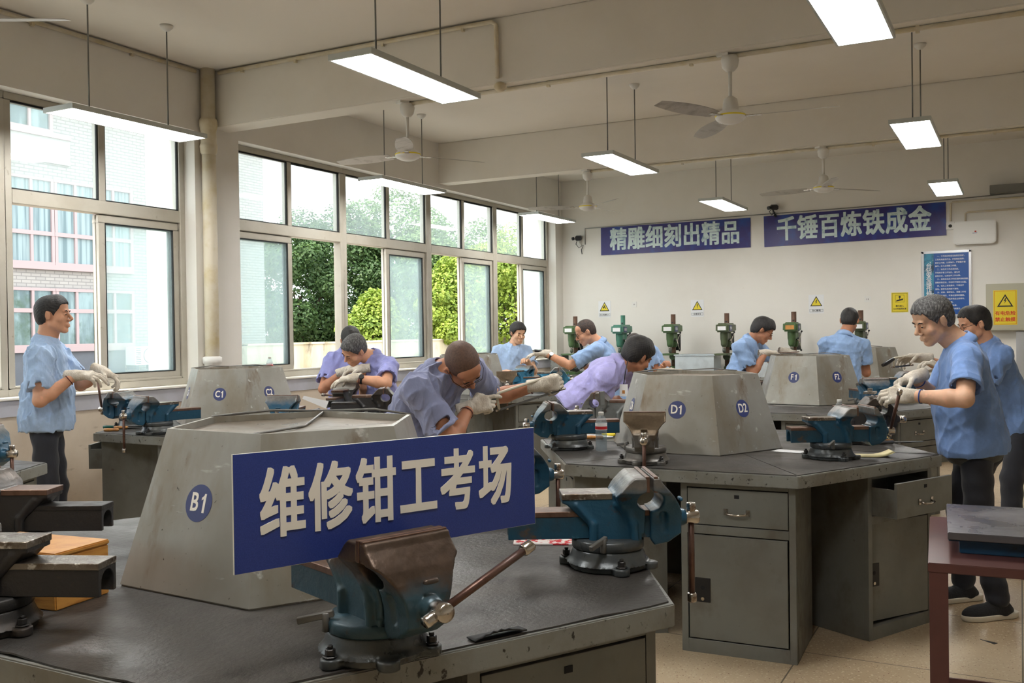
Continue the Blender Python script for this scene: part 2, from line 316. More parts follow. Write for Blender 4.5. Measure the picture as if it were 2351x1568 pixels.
# ---------------------------------------------------------------- implicit surfaces (one continuous skin per body or casting)
def V3(p): return np.array([p[0], p[1], p[2]], dtype=np.float32)
class Field:
    def __init__(s, lo, hi, h):
        s.lo = V3(lo); s.h = h; s.n = np.maximum(((V3(hi)-s.lo)/h).astype(int)+2, 4)
        s.D = np.full(tuple(s.n), 1.0, np.float32)
        s.ax = [s.lo[i]+h*np.arange(s.n[i], dtype=np.float32) for i in range(3)]
    def block(s, lo, hi):
        a = np.clip(((V3(lo)-s.lo)/s.h).astype(int)-1, 0, s.n-1); b = np.clip(((V3(hi)-s.lo)/s.h).astype(int)+3, 1, s.n)
        sl = tuple(slice(int(a[i]), int(max(b[i], a[i]+1))) for i in range(3))
        X = s.ax[0][sl[0]][:, None, None]; Y = s.ax[1][sl[1]][None, :, None]; Z = s.ax[2][sl[2]][None, None, :]
        return sl, X, Y, Z
    def put(s, fn, lo, hi, k=.01, mode='+'):
        m = k+s.h*2
        sl, X, Y, Z = s.block(V3(lo)-m, V3(hi)+m)
        d = fn(X, Y, Z).astype(np.float32); D = s.D[sl]
        if mode == '+':
            if k > 0: h_ = np.clip(.5+.5*(D-d)/k, 0, 1); s.D[sl] = D*(1-h_)+d*h_-k*h_*(1-h_)
            else: s.D[sl] = np.minimum(D, d)
        elif mode == '-':
            kk = max(k, 1e-5); h_ = np.clip(.5-.5*(D+d)/kk, 0, 1); s.D[sl] = D*(1-h_)-d*h_+kk*h_*(1-h_)
        elif mode == '&':
            s.D[:] = np.maximum(s.D, 1.0) if False else s.D
            s.D[sl] = np.maximum(D, d)
        return s
    def cone(s, a, b, r0, r1=None, k=.01, mode='+'):
        a = V3(a); b = V3(b); r1 = r0 if r1 is None else r1; ba = b-a; l2 = max(float(ba@ba), 1e-9); r = max(r0, r1)
        def fn(X, Y, Z):
            t = np.clip(((X-a[0])*ba[0]+(Y-a[1])*ba[1]+(Z-a[2])*ba[2])/l2, 0, 1)
            return np.sqrt((X-a[0]-t*ba[0])**2+(Y-a[1]-t*ba[1])**2+(Z-a[2]-t*ba[2])**2)-(r0+(r1-r0)*t)
        return s.put(fn, np.minimum(a, b)-r, np.maximum(a, b)+r, k, mode)
    def ell(s, c, rad, ax=None, k=.01, mode='+'):
        c = V3(c); rad = V3(rad); A = np.eye(3, dtype=np.float32) if ax is None else np.array([V3(v) for v in ax])
        R_ = float(rad.max())
        def fn(X, Y, Z):
            x, y, z = X-c[0], Y-c[1], Z-c[2]
            q = [(A[i][0]*x+A[i][1]*y+A[i][2]*z)/rad[i] for i in range(3)]
            k0 = np.sqrt(q[0]**2+q[1]**2+q[2]**2)+1e-9; k1 = np.sqrt((q[0]/rad[0])**2+(q[1]/rad[1])**2+(q[2]/rad[2])**2)+1e-9
            return k0*(k0-1)/k1
        return s.put(fn, c-R_, c+R_, k, mode)
    def boxr(s, c, hs, ax=None, rr=.005, k=.01, mode='+'):
        c = V3(c); hs = V3(hs); A = np.eye(3, dtype=np.float32) if ax is None else np.array([V3(v) for v in ax]); R_ = float(np.linalg.norm(hs))
        def fn(X, Y, Z):
            x, y, z = X-c[0], Y-c[1], Z-c[2]
            q = [np.abs(A[i][0]*x+A[i][1]*y+A[i][2]*z)-hs[i]+rr for i in range(3)]
            return np.sqrt(np.maximum(q[0], 0)**2+np.maximum(q[1], 0)**2+np.maximum(q[2], 0)**2)+np.minimum(np.maximum(q[0], np.maximum(q[1], q[2])), 0)-rr
        return s.put(fn, c-R_, c+R_, k, mode)
    def halfcut(s, p, n):
        "remove everything on the side the normal points to"
        p = V3(p); n = V3(Vector(n).normalized())
        X = s.ax[0][:, None, None]; Y = s.ax[1][None, :, None]; Z = s.ax[2][None, None, :]
        s.D = np.maximum(s.D, (X-p[0])*n[0]+(Y-p[1])*n[1]+(Z-p[2])*n[2]).astype(np.float32); return s
    def warp(s, fn):
        X = s.ax[0][:, None, None]; Y = s.ax[1][None, :, None]; Z = s.ax[2][None, None, :]
        near = np.abs(s.D) < .05
        w = fn(X, Y, Z)+np.zeros_like(s.D); s.D = np.where(near, s.D+w, s.D).astype(np.float32); return s
    def mesh(s, name='skin'):
        D = s.D.copy(); D[0], D[-1] = 1, 1; D[:, 0], D[:, -1] = 1, 1; D[:, :, 0], D[:, :, -1] = 1, 1
        neg = D < 0; nx, ny, nz = D.shape
        c = np.zeros((nx-1, ny-1, nz-1), np.int8); offs = [(i, j, k) for i in (0, 1) for j in (0, 1) for k in (0, 1)]
        for i, j, k in offs: c += neg[i:nx-1+i, j:ny-1+j, k:nz-1+k]
        act = (c > 0) & (c < 8); I = np.argwhere(act); idx = np.full(act.shape, -1, np.int32); idx[act] = np.arange(len(I))
        val = {o: D[I[:, 0]+o[0], I[:, 1]+o[1], I[:, 2]+o[2]] for o in offs}
        acc = np.zeros((len(I), 3), np.float32); cnt = np.zeros(len(I), np.float32)
        for a in offs:
            for ax in range(3):
                if a[ax]: continue
                b = list(a); b[ax] = 1; b = tuple(b); va, vb = val[a], val[b]; cr = (va < 0) != (vb < 0)
                t = np.where(cr, va/np.where(cr, va-vb, 1), 0); p = np.zeros((len(I), 3), np.float32); p[:] = a; p[:, ax] += t
                acc += p*cr[:, None]; cnt += cr
        P = (I+acc/cnt[:, None])*s.h+s.lo
        Q = []
        for ax in range(3):
            sl0 = [slice(None)]*3; sl1 = [slice(None)]*3; sl0[ax] = slice(0, -1); sl1[ax] = slice(1, None)
            n0, n1 = neg[tuple(sl0)], neg[tuple(sl1)]; E = np.argwhere(n0 != n1)
            u, v = (ax+1) % 3, (ax+2) % 3; E = E[(E[:, u] > 0) & (E[:, v] > 0)]
            du = np.zeros(3, int); du[u] = 1; dv = np.zeros(3, int); dv[v] = 1
            g = lambda X: idx[X[:, 0], X[:, 1], X[:, 2]]
            q = np.stack([g(E-du-dv), g(E-dv), g(E), g(E-du)], 1); inside = neg[E[:, 0], E[:, 1], E[:, 2]]
            q[~inside] = q[~inside][:, ::-1]; Q.append(q)
        Q = np.concatenate(Q).astype(np.int32)
        me = bpy.data.meshes.new(name); me.vertices.add(len(P)); me.vertices.foreach_set('co', P.astype(np.float32).ravel())
        me.loops.add(len(Q)*4); me.loops.foreach_set('vertex_index', Q.ravel()); me.polygons.add(len(Q))
        me.polygons.foreach_set('loop_start', np.arange(0, len(Q)*4, 4, dtype=np.int32)); me.polygons.foreach_set('loop_total', np.full(len(Q), 4, np.int32))
        me.polygons.foreach_set('use_smooth', np.ones(len(Q), bool)); me.update(calc_edges=True); me.validate()
        return me
def poly_sdf(P, U, V):
    "signed distance to a 2-D polygon"
    P = [np.float32(p) for p in P]; n = len(P); d = np.full(np.broadcast(U, V).shape, 1e9, np.float32); s = np.ones(d.shape, np.float32)
    for i in range(n):
        a = P[i]; b = P[(i+1) % n]; ex, ey = b[0]-a[0], b[1]-a[1]; wx, wy = U-a[0], V-a[1]
        t = np.clip((wx*ex+wy*ey)/(ex*ex+ey*ey+1e-12), 0, 1); bx, by = wx-ex*t, wy-ey*t; d = np.minimum(d, bx*bx+by*by)
        c1 = V >= a[1]; c2 = V < b[1]; c3 = ex*wy > ey*wx; f = (c1 & c2 & c3) | (~c1 & ~c2 & ~c3); s = np.where(f, -s, s)
    return s*np.sqrt(d)
# ---------------------------------------------------------------- room shell
XW, YB, ZC, XR, YF = -6.43, 13.85, 3.86, 3.4, -3.2
def struct(name, b, m, **k):
    o = b.build(name, m, **k); o['kind'] = 'structure'; return o
struct('floor', MB().box((XW-.3, YF-.2, -.12), (XR+.2, YB+.2, 0)), M_floor)
struct('ceiling', MB().box((XW-.3, YF-.2, ZC), (XR+.2, YB+.2, ZC+.15)), M_ceil)
struct('wall_back', MB().box((XW-.32, YB, 0), (XR+.2, YB+.2, ZC)), M_wall)
struct('wall_right', MB().box((XR, YF, 0), (XR+.2, YB, ZC)), M_wall)
struct('wall_front', MB().box((XW-.32, YF-.2, 0), (XR+.2, YF, ZC)), M_wall)
XO = XW-.32
ZS, ZL = 1.06, 3.31
openings = [(-1.15, 2.25), (2.75, 6.17), (6.71, 13.60)]
b = MB(); b.box((XO, YF, 0), (XW, YB, ZS)); b.box((XO, YF, ZL), (XW, YB, ZC))
edges = [YF]+[e for o_ in openings for e in o_]+[YB]
for i in range(0, len(edges), 2): b.box((XO, edges[i], ZS), (XW, edges[i+1], ZL))
struct('wall_left', b, M_wall)
struct('baseboard_left', MB().box((XW, YF, 0), (XW+.012, YB, .93)), M_dado)
struct('trim_1', MB().box((XW, YF, .93), (XW+.02, YB, 1.045)), M_wallband)
b = MB()
for y0, y1 in openings: b.box((XO+.02, y0, ZS-.012), (XW+.035, y1, ZS+.006))
struct('trim_2', b, M_wall, bevel=.004)
for i, (y0, y1) in enumerate(((2.42, 2.67), (6.35, 6.60), (10.20, 10.42), (-1.45, -1.2))):
    struct('trim_%d' % (i+3), MB().box((XW-.01, y0, 3.362), (XR, y1, ZC)), M_beam, bevel=.008)
# exterior piers between the window bays
b = MB()
for y0, y1 in ((2.25, 2.75), (6.22, 6.68), (13.64, 14.1)): b.box((XO-.36, y0, -1), (XO, y1, 5.5))
struct('trim_7', b, M_white)
# ---------------------------------------------------------------- windows
XF = -6.61
def bar(b, y0, y1, z0, z1, t=.04, dx=0.0): b.box((XF-t+dx, y0, z0), (XF+t+dx, y1, z1))
def ring(b, y0, y1, z0, z1, w, t, dx=0.0):
    bar(b, y0, y1, z0, z0+w, t, dx); bar(b, y0, y1, z1-w, z1, t, dx); bar(b, y0, y0+w, z0+w, z1-w, t, dx); bar(b, y1-w, y1, z0+w, z1-w, t, dx)
ZT0, ZT1 = 2.495, 2.60
def window(n, y0, y1, glassside, label=None):
    z0, z1 = ZS+.006, ZL; ym = (y0+y1)/2
    f = MB(); ring(f, y0, y1, z0, z1, .055, .05); bar(f, y0+.055, y1-.055, ZT0, ZT1, .05); bar(f, ym-.03, ym+.03, ZT1, z1-.055, .04)
    bar(f, y0+.055, y1-.055, z0+.055, z0+.075, .03, .015)
    root = empty('window_%d' % n, (XF, ym, 0)); root['kind'] = 'structure'; inv = Matrix.Translation((-XF, -ym, 0))
    def part(name, mb, m, parent=root):
        me = mb.mesh(name); me.transform(inv); o = mb.build(name, m, parent, bevel=.004 if name != 'window_pane' else 0, seg=1, me=me); return o
    part('window_frame', f, M_frame)
    for a, c in ((y0+.055, ym-.03), (ym+.03, y1-.055)):
        part('window_pane', MB().box((XF-.003, a+.004, ZT1+.004), (XF+.003, c-.004, z1-.06)), M_glass)
    g = MB()
    for a, c in ((y0+.055, ym-.03), (ym+.03, y1-.055)): ring(g, a, c, ZT1, z1-.055, .012, .012, .02)
    part('window_gasket', g, M_gasket)
    for side, dx in ((glassside, .012), (glassside, -.03)):   # both sliding sashes pushed to the same side
        a, c = (y0+.06, ym+.035) if side == 'L' else (ym-.035, y1-.06)
        s = MB(); ring(s, a, c, z0+.06, ZT0-.005, .062, .016, dx)
        so = part('window_sash', s, M_frame)
        g = MB(); ring(g, a+.062, c-.062, z0+.122, ZT0-.067, .008, .018, dx); part('window_gasket', g, M_gasket, so)
        part('window_pane', MB().box((XF+dx-.002, a+.064, z0+.124), (XF+dx+.002, c-.064, ZT0-.069)), M_glass, so)
wn = 0
for y0, sides in ((-1.15, 'LR'), (2.75, 'LR'), (6.71, 'LRRR')):
    y1 = dict(zip((-1.15, 2.75, 6.71), (2.25, 6.17, 13.60)))[y0]; n = len(sides)
    for i, s_ in enumerate(sides):
        wn += 1; a = y0+(y1-y0)*i/n; c = y0+(y1-y0)*(i+1)/n
        window(wn, a, c, s_)
# ---------------------------------------------------------------- drain pipe and conduits
px_, py_ = XW+.07, 6.27
root = empty('drain_pipe', (px_, py_, 0), label='cream drain pipe running floor to ceiling in the corner beside the first window', cat='pipe')
MB().tube((0, 0, .0), (0, 0, 3.86), .062, n=24).build('pipe_shaft', M_pipe, root)
MB().lathe([(.062, 3.10), (.072, 3.12), (.078, 3.17), (.074, 3.19), (.068, 3.2), (.07, 3.26), (.066, 3.30), (.08, 3.36), (.08, 3.40), (.072, 3.42), (.062, 3.42)], 28).build('pipe_coupling', M_pipe, root)
MB().lathe([(.062, 1.02), (.07, 1.03), (.07, 1.10), (.075, 1.11), (.075, 1.14), (.07, 1.15), (.07, 1.24), (.083, 1.25), (.083, 1.30), (.07, 1.305), (.062, 1.31)], 28).build('pipe_socket', M_white, root)
def conduit(name, pts, r, label, clips=(), m=None):
    p0 = Vector(pts[0]); root = empty(name, p0, label=label, cat='conduit')
    MB().path([Vector(p)-p0 for p in pts], r, 8).build('conduit_tube', m or M_pipe, root)
    for c, h in clips:
        MB().box(Vector(c)-p0-Vector((.012, .012, h)), Vector(c)-p0+Vector((.012, .012, h))).build('clip', M_pipe, root)
    return root
conduit('ceiling_conduit', [(-6.28, 6.328, 3.83), (-3.50, 6.328, 3.83), (-3.46, 6.325, 3.80), (-3.455, 6.325, 3.40)], .018, 'cream conduit under the ceiling along the near beam, dropping to a round box',
        [((-6.0, 6.325, 3.815), .02), ((-5.4, 6.325, 3.815), .02), ((-4.5, 6.325, 3.815), .02), ((-3.75, 6.325, 3.815), .02)])
conduit('wall_conduit', [(-6.412, YF+.1, 3.83), (-6.412, 6.18, 3.83)], .018, 'cream conduit under the ceiling above the first window', [((-6.41, 4.6, 3.815), .02), ((-6.41, 5.5, 3.815), .02)])
conduit('beam_conduit', [(-4.36, 6.47, 3.345), (3.3, 6.47, 3.345)], .016, 'thin conduit clipped under the near ceiling beam', [((x, 6.47, 3.34), .022) for x in (-3.1, -2.0, -.55, .4)])
conduit('beam_conduit', [(-4.4, 10.30, 3.345), (3.3, 10.30, 3.345)], .016, 'thin conduit clipped under the far ceiling beam', [((x, 10.3, 3.34), .022) for x in (-3.3, -1.3, -.2)])
o = MB().ball((0, 0, 0), .05, 10, sc=(1, 1, .75)).build('junction_box', M_pipe, loc=(-3.455, 6.37, 3.345)); tag(o, 'round cream junction box under the near beam below the conduit drop', 'junction box')
# ---------------------------------------------------------------- lamps
def make_lamp():
    root = empty('panel_light', (0, 0, 0)); z = 0
    f = MB()
    f.box((-.15, -.60, 0), (.15, .60, .028))
    f.box((-.15, -.60, -.006), (-.138, .60, 0)); f.box((.138, -.60, -.006), (.15, .60, 0)); f.box((-.138, -.60, -.006), (.138, -.588, 0)); f.box((-.138, .588, -.006), (.138, .60, 0))
    f.build('lamp_frame', M_lampframe, root)
    MB().box((-.137, -.587, -.004), (.137, .587, -.0005)).build('diffuser', M_lamp, root)
    for y in (-.35, .35):
        r_ = MB().tube((0, y, .028), (0, y, ZC-3.035-.02), .0055, n=10); r_.tube((0, y, .02), (0, y, .06), .010, n=10); r_.build('suspension_rod', M_rod, root)
        MB().lathe([(0.001, -.05), (.02, -.045), (.045, -.02), (.05, 0), (0.001, 0)], 20, M=Matrix.Translation((0, y, ZC-3.035))).build('ceiling_canopy', M_white, root)
    return root
LR, LC = (-5.72, -3.27, -.725), (1.37, 4.88, 8.39, 11.87)
names_r = ['beside the windows', 'in the middle row', 'in the right hand row', 'far right']
names_c = ['overhead behind the camera', 'in the near bay', 'in the middle bay', 'in the far bay']
lamp0 = make_lamp(); first = True
for i, x in enumerate(LR):
    for j, y in enumerate(LC):
        o = lamp0 if first else copy_tree(lamp0); first = False
        o.location = (x, y, 3.035)
        tag(o, 'lit panel light on two rods %s, %s' % (names_r[i], names_c[j]), 'ceiling light', 'hanging panel lights')
# ---------------------------------------------------------------- fans
def make_fan():
    root = empty('ceiling_fan', (0, 0, 0))
    MB().lathe([(.001, .0), (.055, 0), (.06, -.03), (.052, -.075), (.03, -.10), (.014, -.105), (.001, -.105)], 24).build('fan_canopy', M_white, root)
    MB().tube((0, 0, -.09), (0, 0, -.30), .0125, n=12).build('fan_rod', M_white, root)
    MB().lathe([(.001, -.27), (.02, -.272), (.045, -.29), (.052, -.33), (.055, -.365), (.075, -.375), (.095, -.39), (.102, -.405), (.102, -.42), (.09, -.435), (.055, -.452), (.001, -.458)], 28).build('motor_housing', M_white, root)
    MB().lathe([(.1015, -.400), (.1045, -.402), (.1045, -.409), (.1015, -.411)], 28).build('motor_ring', M_yellow, root)
    M_blade = MATS.get('fan_blade') or mat('fan_blade', S(178, 174, 166), .4, .2, layers=[(9, 5, S(140, 132, 122), .5, .7)])
    for k in range(3):
        a = k*2*pi/3; M = Matrix.Rotation(a, 4, 'Z')
        vs = []; n = 8
        for i in range(n+1):
            t = i/n; x = .16+.54*t; w = .045+.022*sin(pi*min(t*1.1, 1)); 
            if i == n: w *= .75
            tw = R(13)
            for sgn in (-1, 1): 
                for zz in (.0015, -.0015): vs.append((x, sgn*w, -.41+sgn*w*math.tan(tw)+zz))
        fs = []
        for i in range(n):
            a0 = i*4; a1 = a0+4
            fs += [(a0, a0+2, a1+2, a1), (a0+1, a1+1, a1+3, a0+3), (a0, a1, a1+1, a0+1), (a0+2, a0+3, a1+3, a1+2)]
        fs += [(0, 1, 3, 2), (n*4, n*4+2, n*4+3, n*4+1)]
        bl = MB().add(vs, fs, False, M); bl.build('fan_blade', M_blade, root)
        MB().box((.085, -.018, -.415), (.21, .018, -.409), M=M).build('blade_bracket', M_chrome, root)
    MB().box((-.085, -.05, -.0), (-.005, .03, .045)).build('switch_box', M_white, root)
    return root
fan0 = make_fan(); A1_, A2_, B1_, B2_ = 60, 5, 80, 48
for i, (x, y, a, lb) in enumerate(((-4.37, 6.47, A1_, 'hanging from the near beam, closer to the windows'), (-1.73, 6.47, A2_, 'hanging from the near beam, right of centre'), (-4.45, 10.31, B1_, 'hanging from the far beam near the window corner'),
        (-1.79, 10.31, B2_, 'hanging from the far beam before the right banner'), (-4.40, 2.55, 30, 'at the upper left edge, only one blade in view'))):
    o = fan0 if i == 0 else copy_tree(fan0); o.location = (x, y, 3.345); o.rotation_euler.z = R(a)
    tag(o, 'white three blade ceiling fan '+lb, 'fan', 'ceiling fans')
# ---------------------------------------------------------------- outside
M_roof = mat('roof_deck', S(150, 140, 130), .9, layers=[(1, 5, S(126, 116, 106), .45, .7)])
M_parapet = mat('stained_parapet', S(208, 198, 172), .85, layers=[(1.2, 7, S(170, 154, 120), .42, .66, (1, 1, .25)), (3, 8, S(112, 96, 74), .58, .74, (1, 1, .35))])
struct('trim_8', MB().box((-60, -20, .0), (XO, 60, .25)), M_roof)
o = MB().box((-20.6, 21.4, .25), (-20.3, 60, 1.20)).box((-20.65, 21.4, 1.16), (-20.25, 60, 1.22)).build('parapet_wall', M_parapet); o['kind'] = 'structure'
o.name = 'wall_parapet'
o = MB().box((-12.6, 6.6, .25), (-12.0, 40, .72)).build('concrete_kerb', M_parapet); tag(o, 'low stained concrete kerb just outside the far windows', 'kerb')
# facade across the yard
fac = empty('office_building', (-21.3, 16, .62), label='pale tiled building with pink framed windows outside the first window', cat='building')
inv = Matrix.Translation((21.3, -16, -.62))
def fpart(name, mb, m, parent=None, **k):
    me = mb.mesh(name); me.transform(inv); return mb.build(name, m, parent or fac, me=me, **k)
M_pink = mat('pink_window_frame', S(170, 150, 149), .5)
M_fglass = mat('facade_glass', S(88, 106, 108), .15, .3, layers=[(.8, 5, S(130, 150, 150), .46, .62, (1, 2.5, .4)), (1.5, 5, S(70, 90, 76), .5, .7)])
M_curtain = mat('pale_curtain', S(146, 164, 166), .8, layers=[(2.2, 4, S(106, 126, 130), .45, .6, (1, 5, .1))])
M_render = mat('white_render_band', S(172, 172, 168), .8, layers=[(.8, 6, S(158, 158, 152), .5, .7)])
M_greypanel = mat('grey_wall_panel', S(92, 96, 102), .8, layers=[(2, 5, S(100, 104, 110), .45, .7)])
YE = 23.4
fpart('facade_wall', MB().box((-27, 4, -3), (-21.4, YE, 9.5)), M_brick)
fpart('facade_panel', MB().box((-21.41, 4, -3), (-21.36, 17.9, 1.15)), M_greypanel)
rows = [(1.25, 2.72, M_fglass), (3.30, 5.45, M_curtain), (6.6, 8.6, M_fglass)]
fpart('render_band', MB().box((-21.42, 4, 5.85), (-21.33, 16.3, 6.55)), M_render)
for z0, z1, gm in rows:
    for y0 in (8.6, 11.0, 13.4, 15.8):
        y1 = y0+2.39
        if y0 > 15 and z0 > 6: continue
        fr = MB(); zz = z0+(z1-z0)*.36 if z0 > 2 else z0+(z1-z0)*.62
        for a, c, d, e in ((y0, y1, z0, z0+.07), (y0, y1, z1-.07, z1), (y0, y1, zz-.05, zz+.05)): fr.box((-21.40, a, d), (-21.30, c, e))
        for k in range(5):
            yy = y0+(y1-y0-.07)*k/4; fr.box((-21.40, yy, z0), (-21.31, yy+(.07 if k % 2 else .09), z1))
        w = fpart('facade_window', fr, M_pink)
        fpart('facade_pane', MB().box((-21.39, y0+.02, z0+.02), (-21.36, y1-.02, z1-.02)), gm, w)
    fpart('facade_ledge', MB().box((-21.42, 4, z0-.12), (-21.28, 18.2 if z0 < 6 else 16.3, z0)), M_pink)
ac = empty('air_conditioner', (-21.0, 18.2, .1), label='white air conditioner unit on the grey wall outside the first window', cat='air conditioner')
MB().box((-.2, -.42, .62), (.18, .42, 1.12)).build('unit_body', M_white, ac, bevel=.01)
g = MB()
for k in range(9): g.box((.18, -.40, .66+k*.05), (.19, -.24, .675+k*.05))
g.build('grille', M_greypanel, ac)
MB().lathe([(.20, .0), (.205, .012), (.19, .012), (.19, 0)], 28, M=TR((.18, .05, .87), 0, 0, pi/2)).build('fan_guard', M_greypanel, ac)
MB().box((-.25, -.35, .5), (.15, -.3, .62)).box((-.25, .3, .5), (.15, .35, .62)).build('bracket', M_greypanel, ac)
# trees beyond the parapet
def leaf_mat(name, c1, c2, c3):
    m = mat(name, c1, .55, layers=[(1.2, 4, c2, .4, .62), (5, 4, c3, .55, .7)]); nt = m.node_tree; b_ = nt.nodes['Principled BSDF']; b_.inputs['Subsurface Weight'].default_value = 0
    tr = nt.nodes.new('ShaderNodeBsdfTranslucent'); mx = nt.nodes.new('ShaderNodeMixShader'); mx.inputs[0].default_value = .35
    src = b_.inputs['Base Color'].links[0].from_socket; nt.links.new(src, tr.inputs['Color'])
    out = nt.nodes['Material Output']; nt.links.new(b_.outputs[0], mx.inputs[1]); nt.links.new(tr.outputs[0], mx.inputs[2]); nt.links.new(mx.outputs[0], out.inputs['Surface']); return m
M_leafd = leaf_mat('dark_green_leaves', S(82, 110, 62), S(60, 88, 46), S(112, 134, 70))
M_leafy = leaf_mat('yellow_green_leaves', S(158, 176, 70), S(124, 150, 60), S(190, 196, 96))
M_leafp = leaf_mat('pale_green_leaves', S(116, 142, 84), S(92, 120, 70), S(140, 156, 96))
M_bark = mat('bark', S(86, 72, 58), .9)
rng = np.random.default_rng(5)
def tree(px, F, wid, zt, zb, lm, label, n=26000, ls=.085):
    c = at(px, 700, F); cx, cy = c.x, c.y
    root = empty('leafy_tree', (cx, cy, .62-1.5), label=label, cat='tree', group='trees beyond the parapet')
    z0 = .62-1.5; zm = (zt+zb)/2-z0; hz = (zt-zb)/2
    lobes = [(np.array([0, 0, zm]), np.array([wid/2*.8, wid/2*.8, hz]))]
    for k in range(16):
        a = rng.uniform(0, 2*pi); q = rng.uniform(-1, .75); rr = wid/2*.78*math.sqrt(1-(q*.8)**2)
        lobes.append((np.array([rr*cos(a), rr*sin(a), zm+q*hz*.85]), np.array([1, 1, .85])*rng.uniform(.14, .26)*wid))
    V = []; w = np.array([l[1].prod()**(2/3) for l in lobes]); w /= w.sum(); ch = rng.choice(len(lobes), n, p=w)
    d = rng.normal(size=(n, 3)); d /= np.linalg.norm(d, axis=1)[:, None]
    C_ = np.array([lobes[i][0] for i in ch]); Rr = np.array([lobes[i][1] for i in ch]); P = C_+d*Rr*rng.uniform(.82, 1.06, (n, 1))
    nn = d+rng.normal(size=(n, 3))*.55; nn[:, 2] += .5; nn /= np.linalg.norm(nn, axis=1)[:, None]
    u = np.cross(nn, rng.normal(size=(n, 3))); u /= np.linalg.norm(u, axis=1)[:, None]; v = np.cross(nn, u)
    s = ls*rng.uniform(.6, 1.35, (n, 1)); s2 = s*.62; fold = nn*s*.22
    A, B, Cc, D = P-u*s-fold*.3, P+v*s2+fold, P+u*s-fold*.5, P-v*s2+fold
    verts = np.stack([A, B, Cc, D], 1).reshape(-1, 3); ix = np.arange(n)*4
    me = bpy.data.meshes.new('crown_leaves'); me.vertices.add(len(verts)); me.vertices.foreach_set('co', verts.astype(np.float32).ravel())
    tris = np.stack([ix, ix+1, ix+2, ix, ix+2, ix+3], 1).ravel().astype(np.int32)
    me.loops.add(len(tris)); me.loops.foreach_set('vertex_index', tris); m_ = len(tris)//3; me.polygons.add(m_)
    me.polygons.foreach_set('loop_start', np.arange(0, m_*3, 3, dtype=np.int32)); me.polygons.foreach_set('loop_total', np.full(m_, 3, np.int32)); me.update(calc_edges=True)
    link_mesh('crown_leaves', me, lm, root)
    t = MB().tube((0, 0, 0), (0, 0, zm), .16, .09, 8)
    for k in range(5):
        a = k*1.3; t.tube((0, 0, zm*.6), (wid*.3*cos(a), wid*.3*sin(a), zm*1.05), .07, .03, 6)
    t.build('trunk', M_bark, root)
for a in ((690, 43, 4.6, 7.0, -.6, M_leafd, 'dark green tree beyond the parapet, right of the pale building'),
          (793, 45, 4.4, 7.6, -.6, M_leafd, 'dark green tree beyond the parapet, between the first two window units'),
          (862, 38.5, 2.6, 3.2, -.6, M_leafy, 'low yellow green tree beyond the parapet in the open third pane'),
          (912, 47, 5.0, 9.0, -.6, M_leafp, 'pale green tree beyond the parapet, the tallest crown'),
          (1000, 43, 4.2, 6.6, -.6, M_leafp, 'pale green tree beyond the parapet behind the bright middle one'),
          (1040, 39.5, 3.0, 4.6, -.6, M_leafy, 'bright yellow green tree beyond the parapet in the middle'),
          (1110, 46, 4.6, 6.8, -.6, M_leafp, 'pale green tree beyond the parapet right of the middle'),
          (1185, 43, 4.6, 6.2, -.6, M_leafy, 'bright yellow green tree beyond the parapet, the rightmost')):
    tree(*a)
o = MB().tube((0, 0, 0), (0, 0, 14), .12, .08, 8)
for k in range(10): o.box((-.3, -.05, 2+k*.65), (.3, .05, 2.05+k*.65))
pp = at(1040, 600, 70); o = o.build('lattice_mast', M_alum, loc=(pp.x, pp.y, 0)); tag(o, 'faint thin mast far beyond the trees', 'mast')
# ---------------------------------------------------------------- bench vise
def cast_mat(name, paint, worn, metal=.3, zt=(.205, .245), dark=(70, 60, 54)):
    m = mat(name, S(*paint), .4, metal, layers=[(7, 6, S(*[int(c*.72+14) for c in paint]), .46, .66), (15, 8, S(*dark), .60, .68)], bump=(55, .18), rl=(9, .28, .52))
    nt = m.node_tree; N = nt.nodes.new; L = nt.links.new; b_ = nt.nodes['Principled BSDF']
    tc = N('ShaderNodeTexCoord'); sp = N('ShaderNodeSeparateXYZ'); L(tc.outputs['Object'], sp.inputs[0])
    no = N('ShaderNodeTexNoise'); no.inputs['Scale'].default_value = 18; no.inputs['Detail'].default_value = 6; L(tc.outputs['Object'], no.inputs['Vector'])
    ma = N('ShaderNodeMath'); ma.operation = 'MULTIPLY_ADD'; L(no.outputs['Fac'], ma.inputs[0]); ma.inputs[1].default_value = .07; L(sp.outputs['Z'], ma.inputs[2])
    mr = N('ShaderNodeMapRange'); mr.inputs['From Min'].default_value = zt[0]+.035; mr.inputs['From Max'].default_value = zt[1]+.035; L(ma.outputs[0], mr.inputs['Value'])
    no2 = N('ShaderNodeTexNoise'); no2.inputs['Scale'].default_value = 45; no2.inputs['Detail'].default_value = 7; L(tc.outputs['Object'], no2.inputs['Vector'])
    mw = N('ShaderNodeMix'); mw.data_type = 'RGBA'; mw.inputs['A'].default_value = (*S(*worn), 1); mw.inputs['B'].default_value = (*S(*[int(c*.6) for c in worn]), 1); L(no2.outputs['Fac'], mw.inputs['Factor'])
    mx = N('ShaderNodeMix'); mx.data_type = 'RGBA'; L(mr.outputs['Result'], mx.inputs['Factor']); src = b_.inputs['Base Color'].links[0].from_socket; L(src, mx.inputs['A']); L(mw.outputs['Result'], mx.inputs['B']); L(mx.outputs['Result'], b_.inputs['Base Color'])
    m2 = N('ShaderNodeMath'); m2.operation = 'MULTIPLY_ADD'; m2.inputs[1].default_value = .6; m2.inputs[2].default_value = metal*.6; L(mr.outputs['Result'], m2.inputs[0]); L(m2.outputs[0], b_.inputs['Metallic'])
    return m
